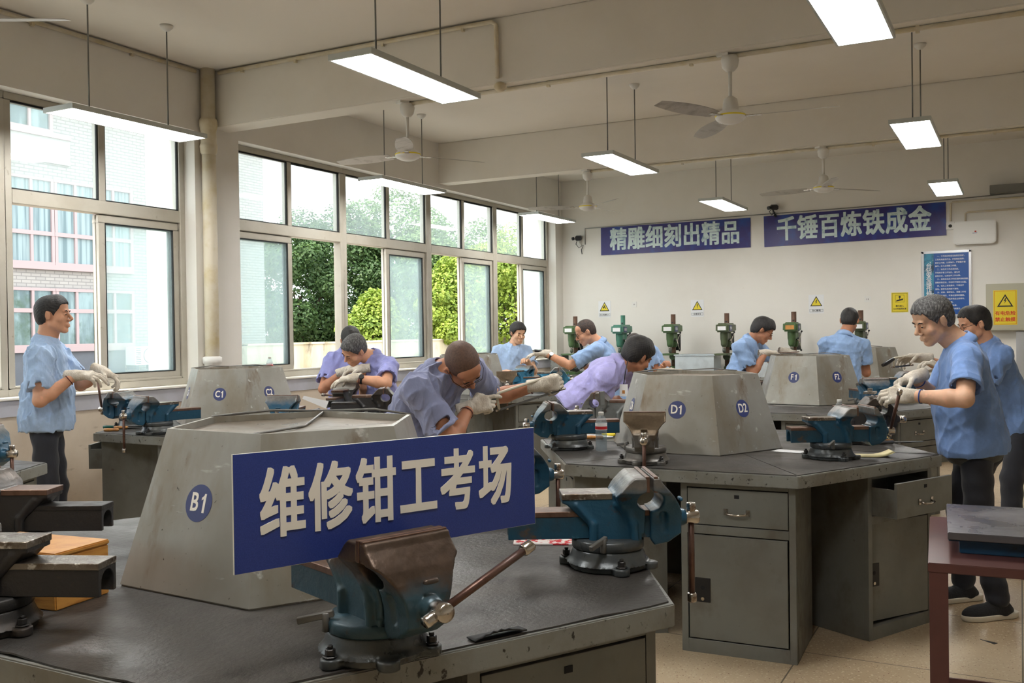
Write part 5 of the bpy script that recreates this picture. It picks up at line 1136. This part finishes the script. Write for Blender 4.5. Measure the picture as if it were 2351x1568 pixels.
for q in ((-.095, -.122, .095, -.119), (-.095, .119, .095, .122), (-.095, -.122, -.092, .122), (.092, -.122, .095, .122), (-.055, .0, .055, .003), (-.055, .095, .055, .098), (-.055, 0, -.052, .098), (.052, 0, .055, .098)): b.box((q[0], q[1], .0045), (q[2], q[3], .0052), M=M0)
b.box((-.012, .06, .0045), (.012, .09, .0052), M=M0).box((-.004, .04, .0045), (.004, .062, .0052), M=M0).prism([(-.045, .012), (.040, .03), (.045, .052), (-.040, .032)], .0045, .0052, M=M0)
b.build('camera_symbol', M_blackink, r)
text_mesh('notice_text', '您已进入', .026, M_blackink, r, M0 @ Matrix.Translation((0, -.05, .005)), bold=.03, depth=.0004); text_mesh('notice_text', '24小时监控区域', .023, M_blackink, r, M0 @ Matrix.Translation((0, -.088, .005)), bold=.03, depth=.0004)
for x, z, lb in ((-5.228, 1.88, 'small white wall socket between the first two warning signs'), (-1.838, 1.865, 'small white wall socket left of the yellow notice sign')):
    r = wthing('wall_socket', x, z, lb, 'socket'); MB().box((-.043, -.009, -.043), (.043, 0, .043)).build('socket_plate', M_white, r, bevel=.003); MB().box((-.012, -.0098, -.012), (-.007, -.0088, .008)).box((.007, -.0098, -.012), (.012, -.0088, .008)).build('socket_slots', M_blackink, r)
# rules board
r = wthing('rules_board', -.855, 2.04, 'framed blue board of drilling rules, 台钻安全操作规程, on the back wall', 'board'); w, h_ = .60, .87
b = MB(); 
for q in ((-w/2, -h_/2, w/2, -h_/2+.03), (-w/2, h_/2-.03, w/2, h_/2), (-w/2, -h_/2, -w/2+.03, h_/2), (w/2-.03, -h_/2, w/2, h_/2)): b.box((q[0], -.022, q[1]), (q[2], 0, q[3]))
b.build('board_frame', M_alum, r, bevel=.003); MB().box((-w/2+.03, -.012, -h_/2+.03), (w/2-.03, 0, h_/2-.03)).build('board_face', M_boardblue, r)
MB().box((-w/2+.03, -.0135, -h_/2+.03), (-w/2+.15, -.0115, h_/2-.03)).build('photo_strip', M_boardside, r)
text_mesh('board_title', '台钻安全操作规程', .072, M_paper, r, wl_(-w/2+.09, .36, .0145), bold=.02, depth=.0004, stack=True).location.z -= .335
rl = ['一、工作前应检查设备是否完好，', '工具夹具是否齐全，并按规定润滑，', '穿好工作服，扎紧袖口，严禁戴手套', '操作，女工必须戴工作帽。', '二、钻孔时工件必须夹紧，', '不得用手拿工件钻孔，通孔时', '应垫木块，以免钻坏工作台面。', '三、使用自动走刀时应选好进给速度，', '调整好限位块，手动时不得用力过猛。', '四、钻头上有铁屑时，不得用手', '清除，要停车后用刷子清除。', '五、变速、装卸钻头、测量工件时', '必须停车进行，不准在旋转时翻转。', '六、工作中发现异常应立即停车，', '并报告指导老师处理。', '七、工作完毕切断电源，', '清扫设备，保持工作场地整洁。']
for i, t in enumerate(rl): text_mesh('board_line', t, .0235, M_paper, r, wl_(-w/2+.165+(.024 if t[1] == '、' else 0), .365-i*.0435, .0128), bold=.02, depth=.0003, align='LEFT', sx=.98)
# distribution box
r = wthing('electric_cabinet', .05, 1.714, 'beige electric cabinet with yellow danger sign at the right edge of the back wall', 'electric box')
MB().box((-.435, -.14, -.30), (.435, 0, .30)).build('cabinet_shell', M_beige, r, bevel=.004); MB().box((-.425, -.145, -.29), (.425, -.14, .29)).build('cabinet_door', M_beige, r, bevel=.002)
MB().tube((.0, -.145, .01), (.0, -.156, .01), .012).build('door_lock', M_chrome, r)
r = empty('danger_sign', (-.165, YB-.146, 1.708), label='yellow danger sign reading 有电危险 禁止触摸 on the beige cabinet', cat='sign'); M0 = wl_(0, 0, 0)
MB().box((-.135, -.003, -.222), (.135, 0, .222)).build('sign_plate', M_yellow, r, bevel=.001)
b = MB()
for q in ((-.125, -.212, .125, -.208), (-.125, .208, .125, .212), (-.125, -.212, -.121, .212), (.121, -.212, .125, .212)): b.box((q[0], q[1], .0032), (q[2], q[3], .0038), M=M0)
b.build('red_border', M_redink, r)
b = MB(); tri(b, 0, .09, .185, .0032, .0038, M0); b.build('black_triangle', M_blackink, r); b = MB(); tri(b, 0, .084, .135, .0038, .0044, M0); b.build('yellow_triangle', M_yellow, r)
MB().prism([(.010, .060), (-.018, .008), (0, .010), (-.012, -.026), (.018, .018), (.003, .016), (.018, .056)], .0044, .005, M=M0 @ Matrix.Translation((0, .075, 0))).build('lightning_symbol', M_blackink, r)
for z, t in ((-.075, '有电危险'), (-.155, '禁止触摸')): text_mesh('danger_text', t, .058, M_redink, r, M0 @ Matrix.Translation((0, z, .004)), bold=.03, depth=.0005)
o = MB().box((-.045, -.09, -.95), (.045, 0, .45)).build('cable_trunking', M_alum, loc=(.0, YB, .95)); tag(o, 'grey vertical cable trunking below the beige electric cabinet', 'trunking')
# wall appliance, cameras, cables
r = wthing('wall_panel_unit', -.51, 2.69, 'white rounded flat unit with tiny red and blue logo right of the banner', 'wireless unit')
pts = []; 
for cx, cz, a0 in ((.20, .10, 0), (-.20, .10, 90), (-.20, -.10, 180), (.20, -.10, 270)):
    for k in range(7): pts.append((cx+.05*cos(R(a0+k*15)), cz+.05*sin(R(a0+k*15))))
MB().prism(pts, .0, .10, M=wl_(0, 0, 0)).build('unit_case', M_white, r, bevel=.01); MB().ball((.01, -.101, .012), .012, 8, sc=(1, .15, .8)).build('logo_mark', M_redink, r); MB().box((-.025, -.102, -.012), (.03, -.1005, -.006)).build('logo_bar', M_bandb, r)
def camera_dev(x, z, lb, stalk):
    r = wthing('security_camera', x, z, lb, 'security camera')
    MB().box((-.05, -.16, -.035), (.05, -.02, .035), M=TR((0, 0, 0), R(20), R(12))).build('camera_housing', M_black, r, bevel=.012); MB().tube((-.02, -.15, -.03), (-.035, -.172, -.036), .026).build('lens', M_black, r)
    MB().tube((0, -.06, -.03), (.03, -.02, -.13), .010).tube((.03, -.03, -.13), (.03, 0, -.13), .02).build('bracket', M_white if stalk else M_black, r)
    MB().path([(0, -.04, -.03), (-.03, -.05, -.11), (.02, -.05, -.17), (.09, -.03, -.13), (.05, -.02, -.2), (.06, -.02, -.27)] if stalk else [(0, -.04, -.02), (-.05, -.04, -.07), (-.02, -.03, -.12), (.03, -.02, -.08)], .006, 8).build('camera_cable', M_black, r)
camera_dev(-6.14, 2.96, 'black security camera with dangling cable beside the far window', True); camera_dev(-3.10, 3.22, 'small black camera on the wall between the banners', False)
conduit('signal_cable', [(-6.03, YB-.01, 2.84), (-6.03, YB-.012, 3.09), (-5.0, YB-.018, 3.10), (-3.4, YB-.02, 3.118), (-2.2, YB-.022, 3.125), (-.85, YB-.02, 3.145), (.4, YB-.01, 3.18), (3.3, YB-.01, 3.2)], .007, 'thin grey cable running along the top of the two banners', m=M_rod)
conduit('wall_conduit', [(-.62, YB-.013, 2.84), (-.62, YB-.013, 2.95), (-.59, YB-.013, 2.965), (3.3, YB-.013, 2.985)], .013, 'white conduit rising from the rounded white unit and turning right')
conduit('wall_conduit', [(-.795, YB-.013, 2.86), (-.795, YB-.013, 3.09), (-.77, YB-.013, 3.11), (3.3, YB-.013, 3.125)], .013, 'white conduit dropping to the small socket box right of the banner')
o = MB().box((-.05, -.035, -.05), (.05, 0, .05)).build('socket_box', M_white, loc=(-.80, YB, 2.80), bevel=.004); tag(o, 'white socket box with black plug beside the right banner', 'socket'); 
MB().ball((0, -.045, -.005), .022, 8).build('plug', M_black, o)
o = MB().box((-.33, -.20, 3.17), (2.6, 0, 3.27)).build('cable_duct', M_rod, loc=(0, YB, 0), bevel=.004); tag(o, 'grey horizontal duct at the upper right of the back wall', 'duct')
# ---------------------------------------------------------------- drill presses and their bench
r = empty('long_metal_bench', (-3.95, 13.42, 0), label='long grey metal bench under the drill presses along the back wall', cat='bench')
MB().box((-2.4, -.36, .78), (2.4, .38, .82)).build('bench_top', M_greyedge, r, bevel=.003)
MB().box((-2.38, -.33, .1), (2.38, -.31, .78)).box((-2.38, -.33, .0), (-2.33, .36, .78)).box((2.33, -.33, 0), (2.38, .36, .78)).build('bench_body', M_grey, r)
def press(x, paint, col, lb, plate_m, sticker, kind=0):
    r = empty('drill_press', (x, 13.4, .822), label=lb, cat='drill press', group='drill presses')
    b = MB().box((-.12, -.28, 0), (.12, .12, .045)); b.build('press_base', paint, r, bevel=.008)
    MB().tube((0, 0, .04), (0, 0, .885), .0345, n=20).build('press_column', col, r); MB().tube((0, 0, .04), (0, 0, .13), .06, .045, n=20).build('column_foot', paint, r)
    MB().box((-.10, -.33, .295), (.10, -.05, .32)).tube((0, -.05, .27), (0, .0, .27), .05).build('work_table', paint, r, bevel=.005)
    w = .095 if not kind else .10; L_ = .42 if not kind else .27
    b = MB(); pr = [(-w, 0), (w, 0), (w*.97, .10), (w*.82, .128), (-w*.82, .128), (-w*.97, .10)]
    vs = [(p, -.26, q) for p, q in pr]+[(p, -.26+L_, q) for p, q in pr]; n = 6
    b.add([(x_*.94, y_+.0, z_*.97+.615) if k < 0 else (x_, y_, z_+.615) for k, (x_, y_, z_) in enumerate(vs)], [tuple(range(n)), tuple(reversed(range(n, 2*n)))]+[(i, n+i, n+(i+1) % n, (i+1) % n) for i in range(n)])
    b.build('belt_cover', paint, r, bevel=.022, seg=3)
    MB().tube((0, -.02, .775), (0, -.02, .742), .02, .012).build('cover_knob', M_black, r)
    Fp = Field((-.12, -.25, .40), (.12, .08, .65), .006); Fp.cone((0, 0, .44), (0, 0, .61), .058, k=.01); Fp.boxr((0, -.07, .56), (.050, .10, .055), rr=.02, k=.02); Fp.cone((0, -.15, .45), (0, -.15, .60), .046, .052, .02); link_mesh('press_head', Fp.mesh('press_head'), paint, r)
    MB().tube((0, -.15, .35), (0, -.15, .46), .024, n=16).build('quill', M_chrome, r); MB().lathe([(.001, .325), (.012, .325), (.024, .345), (.024, .385), (.018, .395), (.001, .395)], 18, M=Matrix.Translation((0, -.15, 0))).build('chuck', M_steel, r); MB().tube((0, -.15, .30), (0, -.15, .33), .005).build('drill_bit', M_steel, r)
    MB().tube((-.08, .10, .36), (-.08, .10, .60), .066, n=22).build('motor', M_black if not kind else M_steel, r, loc=(.08, .03, 0))
    hb = MB().tube((.05, -.08, .50), (.09, -.08, .50), .018).build('feed_hub', M_chrome, r)
    for k in range(3):
        a = R(50+120*k); e = (.10, -.08+.15*cos(a), .50+.15*sin(a)); hd = MB().tube((.085, -.08, .50), e, .006).build('feed_handle', M_chrome, r); MB().ball(e, .014, 8).build('handle_knob', M_black, hd)
    MB().box((-.06, -.263, .645), (.055, -.258, .70)).build('name_plate', plate_m, r)
    MB().box((w+.0, -.21, .632), (w+.003, -.09, .712)).build('number_plate', M_sticker, r); text_mesh('plate_text', sticker, .045, M_paper, r, frame((w+.0035, -.15, .672), (0, 1, 0), (0, 0, 1), (1, 0, 0)), bold=.02, depth=.0004, sx=.9)
    return r
press(-6.02, M_green, M_rust, 'green drill press nearest the window, mostly hidden by the man with glasses', M_paper, '台钻1')
press(-5.24, M_teal, M_teal, 'teal green drill press with teal column, second from the window', M_paper, '台钻2')
press(-4.46, M_green, M_rust, 'leaf green drill press standing free, with rusty column, third from the window', M_paper, '台钻3')
press(-3.67, M_olive, M_rust, 'olive green drill press left of the man bent over the F1 hood', M_paper, '台钻4')
press(-2.74, M_green, M_rust, 'dark green drill press with orange badge and grey motor, between two men', M_wood, '台钻5', 1)
press(-1.87, M_olive, M_rust, 'drill press half hidden by the man seen from behind', M_paper, '台钻6', 1)
def tub(x, w, lb):
    r = empty('metal_tub', (x, 13.25, .822), label=lb, cat='tub'); W_ = w/2; b = MB(); H_ = .29
    b.box((-W_, -.18, 0), (W_, .18, .006)).box((-W_, -.18, .006), (W_, -.174, H_)).box((-W_, .174, .006), (W_, .18, H_)).box((-W_, -.174, .006), (-W_+.006, .174, H_)).box((W_-.006, -.174, .006), (W_, .174, H_)); b.build('tub_shell', M_tub, r)
    b = MB(); b.box((-W_-.015, -.195, H_), (W_+.015, -.17, H_+.018)).box((-W_-.015, .17, H_), (W_+.015, .195, H_+.018)).box((-W_-.015, -.17, H_), (-W_+.01, .17, H_+.018)).box((W_-.01, -.17, H_), (W_+.015, .17, H_+.018)); b.build('tub_rim', M_tub, r, bevel=.004)
M_tub = mat('pale_plastic_tub', S(196, 204, 206), .35, .2, layers=[(5, 5, S(176, 182, 184), .45, .7)])
tub(-4.05, .56, 'pale grey tub on the metal bench between the third and fourth drill presses'); tub(-3.16, .42, 'pale grey tub on the metal bench behind the man at the F1 bench')
o = MB().box((-.10, -.12, 0), (.10, .12, .30)).build('tool_box', M_greyedge, loc=(-6.2, 13.2, .822), bevel=.006); tag(o, 'pale grey box on the metal bench by the window corner', 'box')
# ---------------------------------------------------------------- red brown table and surface plate
r = empty('steel_side_table', (-.262, 3.27, 0), R(4), 'red brown steel table at the right edge, carrying the surface plate', 'table')
MB().box((0, 0, .72), (1.5, .80, .75)).build('table_top', M_redbrown, r, bevel=.002)
for x, y in ((.003, .003), (1.44, .003), (.003, .74), (1.44, .74)):
    sx = 1; MB().box((x, y, 0), (x+.055, y+.007, .72)).box((x, y+.007, 0), (x+.007, y+.055, .72)).build('leg', M_redbrown, r)
MB().box((.01, .045, .10), (1.49, .055, .14)).build('stretcher', M_redbrown, r); MB().box((.045, .05, .10), (.055, .77, .14)).build('stretcher', M_redbrown, r); MB().box((.045, .745, .10), (1.45, .755, .14)).build('stretcher', M_redbrown, r)
v = at(2176, 1222, 3.12); r = empty('surface_plate', (v.x, v.y, .7505), R(4), 'grey topped blue cast iron surface plate on the red brown table', 'surface plate')
MB().box((0, 0, .048), (.80, .55, .072)).build('plate_top', M_plate, r, bevel=.002); MB().box((0, .0, .044), (.80, .55, .050)).box((.035, .03, 0), (.77, .52, .046)).build('plate_body', M_plateblue, r, bevel=.003); MB().tube((.30, .0295, .022), (.30, .027, .022), .012).build('lifting_hole', M_dark, r)
o = MB().prism([(0, 0), (.075, -.028), (.062, -.052)], .0, .002).build('metal_offcut', M_steel, loc=onz(2250, 1468, 0)); tag(o, 'small dark triangular metal offcut lying on the floor', 'metal scrap')
# ---------------------------------------------------------------- small things on benches
def bottle(p, lb, h_=.21):
    r = empty('water_bottle', p, label=lb, cat='bottle', group='water bottles'); k = h_/.215; c_ = 1/k
    pr = [(.001, .001), (.026, .001), (.0305, .006)]+[(.0312-(.0018 if i % 2 else 0), .012+i*.0095) for i in range(12)]+[(.0315, .128), (.0315, .132), (.031, .160), (.024, .180), (.0135, .195), (.0125, .200)]
    MB().lathe([(a, z*k) for a, z in pr], 24).build('bottle_body', M_pet, r); MB().lathe([(a*.94, z*k) for a, z in pr if .002 < z < .122]+[(.001, .120*k)], 24).build('water', M_water, r)
    MB().lathe([(.0318, .118*k), (.0320, .120*k), (.0320, .154*k), (.0318, .156*k)], 24).build('label_band', M_paper, r)
    MB().lathe([(.0323, .122*k), (.0323, .138*k)], 24).build('label_red_stripe', M_redlab, r)
    MB().lathe([(.001, .215*k), (.0145, .215*k), (.015, .213*k), (.015, .198*k), (.0125, .196*k)], 20).build('cap', M_white, r); return r
M_water = glass('water', (.86, .90, .92), .06, (.8, .86, .9)); M_redlab = mat('label_red', S(196, 44, 48), .4)
bottle(onz(1381, 1036, ZV), 'water bottle with white cap and red label standing on the D1 bench')
bottle((-6.50, 7.16, ZS+.007), 'water bottle on the window sill behind the closed pane, left one'); bottle((-6.45, 8.0, ZS+.007), 'water bottle on the window sill at the open pane')
bottle((-.96, 5.98, ZV), 'water bottle seen through the jaws of the open blue vise'); bottle((-1.02, 8.05, ZV), 'water bottle whose cap shows behind the F2 side vise')
def paper(px, py, w, l, rz, lb, m=None, curl=.0, z=ZV):
    p = onz(px, py, z+.001); r = MB(); n = 8; vs = []
    for i in range(n+1):
        for j in range(2):
            t = i/n; vs.append((-w/2+w*t, -l/2+l*j, .001+curl*max(0, (t-.55))**2*6))
    r.add(vs, [(i*2, i*2+2, i*2+3, i*2+1) for i in range(n)], True); o = r.build('paper_sheet', m or M_paper, loc=p, weld=False); o.rotation_euler.z = R(rz); so = o.modifiers.new('s', 'SOLIDIFY'); so.thickness = .0006; tag(o, lb, 'paper'); return o
paper(1352, 1001, .30, .20, 14, 'white printed sheet lying by the bottle on the D1 bench'); paper(1812, 1036, .16, .10, -10, 'white paper half under the open blue vise')
paper(2000, 1046, .20, .13, 20, 'yellowed curled paper at the bench edge under the open blue vise', M_yellowpaper, .02); paper(818, 940, .26, .19, 25, 'white sheet with blue edge before the dark vise on the C1 bench')
o = MB().prism([(0, 0), (.07, .16), (.09, .15), (.05, -.02)], -.0006, .0006, M=aim((0, 0, 0), (.5, -.85, .1), (0, 0, 1))).build('folded_sheet', M_paper, loc=at(748, 938, 6.55)); tag(o, 'white sheet standing folded against the slide bar of the dark vise', 'paper')
def file_tool(px, py, rz, lb, m=M_wood, ln=.16, z=ZV):
    p = onz(px, py, z); r = empty('hand_file', (p.x, p.y, z+.011), R(rz), lb, 'file', 'files with wooden handles')
    MB().lathe([(.001, 0), (.010, .004), (.0115, .03), (.009, .07), (.0105, .095), (.006, .105), (.001, .106)], 16, M=Matrix.Rotation(pi/2, 4, 'Y')).build('wooden_handle', m, r); MB().box((.10, -.007, -.002), (.106+ln, .007, .002)).build('file_blade', M_steel, r); return r
M_greenh = mat('green_plastic_handle', S(30, 96, 84), .4); M_darkg = mat('dark_green_handle', S(24, 62, 50), .4)
file_tool(1345, 1008, 15, 'file with orange wooden handle in front of the white sheet'); file_tool(1412, 1002, 160, 'yellow handled file behind the bottle, against the hood', M_yellow); file_tool(238, 991, 30, 'file with orange wooden handle on the C1 bench corner'); file_tool(262, 985, 20, 'second orange handled file on the C1 bench, behind the first'); file_tool(236, 984, 35, 'green handled file at the C1 bench corner', M_greenh)
file_tool(2052, 1017, 200, 'wooden handled file at the right corner of the D1 bench'); file_tool(2010, 1020, 30, 'steel scraper with dull handle behind the yellowed paper', M_steel)
p = Vector((-5.10, 6.15, ZV)); r = empty('hammer', (p.x, p.y, ZV+.018), R(15), 'ball hammer with wooden handle behind the C2 side vise', 'hammer')
MB().tube((0, -.05, 0), (0, .05, 0), .016).ball((0, .058, 0), .017, 8).build('hammer_head', M_steel, r); MB().path([(0, 0, 0), (-.12, .01, .004), (-.26, .02, .006)], [.010, .011, .014], 10).build('hammer_handle', M_wood, r)
p = onz(112, 1392, ZV); r = empty('wooden_box', onz(128, 1404, ZV), R(7), 'orange wooden box behind the lower left dark vise', 'box')
M_woodbox = mat('varnished_wood', S(206, 148, 72), .45, layers=[(12, 5, S(176, 112, 50), .45, .7, (1, 1, 8))])
MB().box((-.30, 0, 0), (0, .17, .125)).build('box_body', M_woodbox, r, bevel=.003); MB().box((-.302, -.002, .125), (.002, .172, .137)).build('box_lid', M_woodbox, r, bevel=.003)
o = MB().box((-.11, -.05, 0), (.11, .05, .004)).build('patterned_cloth', mat('red_white_cloth', S(214, 206, 204), .9, layers=[(50, 2, S(190, 40, 50), .52, .56)]), loc=onz(1262, 1243, ZV)); o.rotation_euler.z = R(25); tag(o, 'red and white patterned cloth under the slide bar right of the sign', 'cloth')
def hacksaw(A, B, lb, up, hm, drop=.085, mb=None):
    A, B = Vector(A), Vector(B); d = (B-A); L_ = d.length; r = empty('hacksaw', A, label=lb, cat='hacksaw'); x = d.normalized(); u_ = (up-x*up.dot(x)).normalized(); M0 = frame((0, 0, 0), x, x.cross(u_)*-1, u_); mb = mb or M_cream
    MB().path([(0, 0, 0), (0, 0, drop*.9), (.012, 0, drop), (L_-.02, 0, drop+.005), (L_, 0, drop-.01), (L_, 0, 0)], .0072, 8, M=M0).build('saw_frame', mb, r); MB().box((-.01, -.0006, -.008), (L_+.01, .0006, .004), M=M0).build('saw_blade', M_steel, r)
    MB().path([(0, 0, drop*.9), (-.03, 0, drop*.75), (-.085, 0, drop*.45), (-.12, 0, drop*.3)], [.011, .014, .015, .012], 10, M=M0).build('saw_handle', hm, r); MB().tube((-.02, 0, -.002), (.01, 0, -.002), .006, M=M0).tube((L_-.01, 0, -.002), (L_+.03, 0, -.002), .006, M=M0).build('tension_pin', M_chrome, r); return r
M_cream = mat('cream_enamel', S(206, 198, 178), .4)
hacksaw(at(1146, 940, 4.98), at(1288, 894, 5.22), 'hacksaw with cream frame and dark green handle held by the bald man', Vector((0, 0, 1)), M_darkg)
hacksaw(at(1250, 818, 9.4), at(1308, 842, 9.5), 'black hacksaw under the glove of the man with the outstretched arm', Vector((0, 0, 1)), M_black, .05, M_black)
hacksaw(at(2052, 842, 6.6), at(2090, 838, 6.7), 'hacksaw end held in the far white glove at the right', Vector((0, 0, 1)), M_black, .06)
o = MB().box((-.004, -.03, 0), (.004, .03, .075)).build('workpiece', M_steel, loc=(-2.03, 4.86, ZV+.235)); tag(o, 'small upright steel plate clamped in the vise under the hacksaw', 'workpiece')
o = MB().box((-.03, -.05, 0), (.03, .05, .012)).box((-.012, -.012, .012), (.012, .012, .03)).build('workpiece', M_chrome, loc=(-.74, 5.63, ZV+.272)); tag(o, 'steel workpiece on the dark vise under the front man\'s gloves', 'workpiece')
o = MB().box((-.16, -.02, -.004), (.16, .02, .004), M=TR((0, 0, 0), R(30), 0, R(-3))).build('flat_file', M_rust, loc=at(1797, 810, 9.45)); tag(o, 'brown flat file under the gloves of the man at the F1 bench', 'file')
v = at(1432, 896, 6.30); r = empty('name_badge', v, label='white name badge hanging from the lilac shirt of the black haired man', cat='badge'); MB().box((-.027, -.001, -.04), (.027, .001, .04), M=TR((0, 0, 0), R(10))).build('badge_card', M_paper, r); MB().box((-.010, -.0016, -.022), (.008, -.0011, .0), M=TR((0, 0, 0), R(10))).build('badge_photo', M_wood, r); MB().path([(0, 0, .04), (.01, .01, .12), (.02, .03, .20)], .0035, 6).build('lanyard', M_black, r)
for k, (px, py) in enumerate(((1172, 975),)):
    p = at(px, 990, 5.0); r = empty('glass_jar', (p.x, p.y, ZV), label='clear glass jar beside the vise behind the blue sign', cat='jar'); MB().lathe([(.001, .002), (.033, .002), (.035, .01), (.035, .085), (.030, .095), (.030, .105), (.028, .105), (.028, .094), (.033, .084)], 24).build('jar_body', M_pet, r)
    MB().lathe([(.031, .098), (.031, .105), (.001, .106)], 24).build('jar_lid', M_chrome, r)
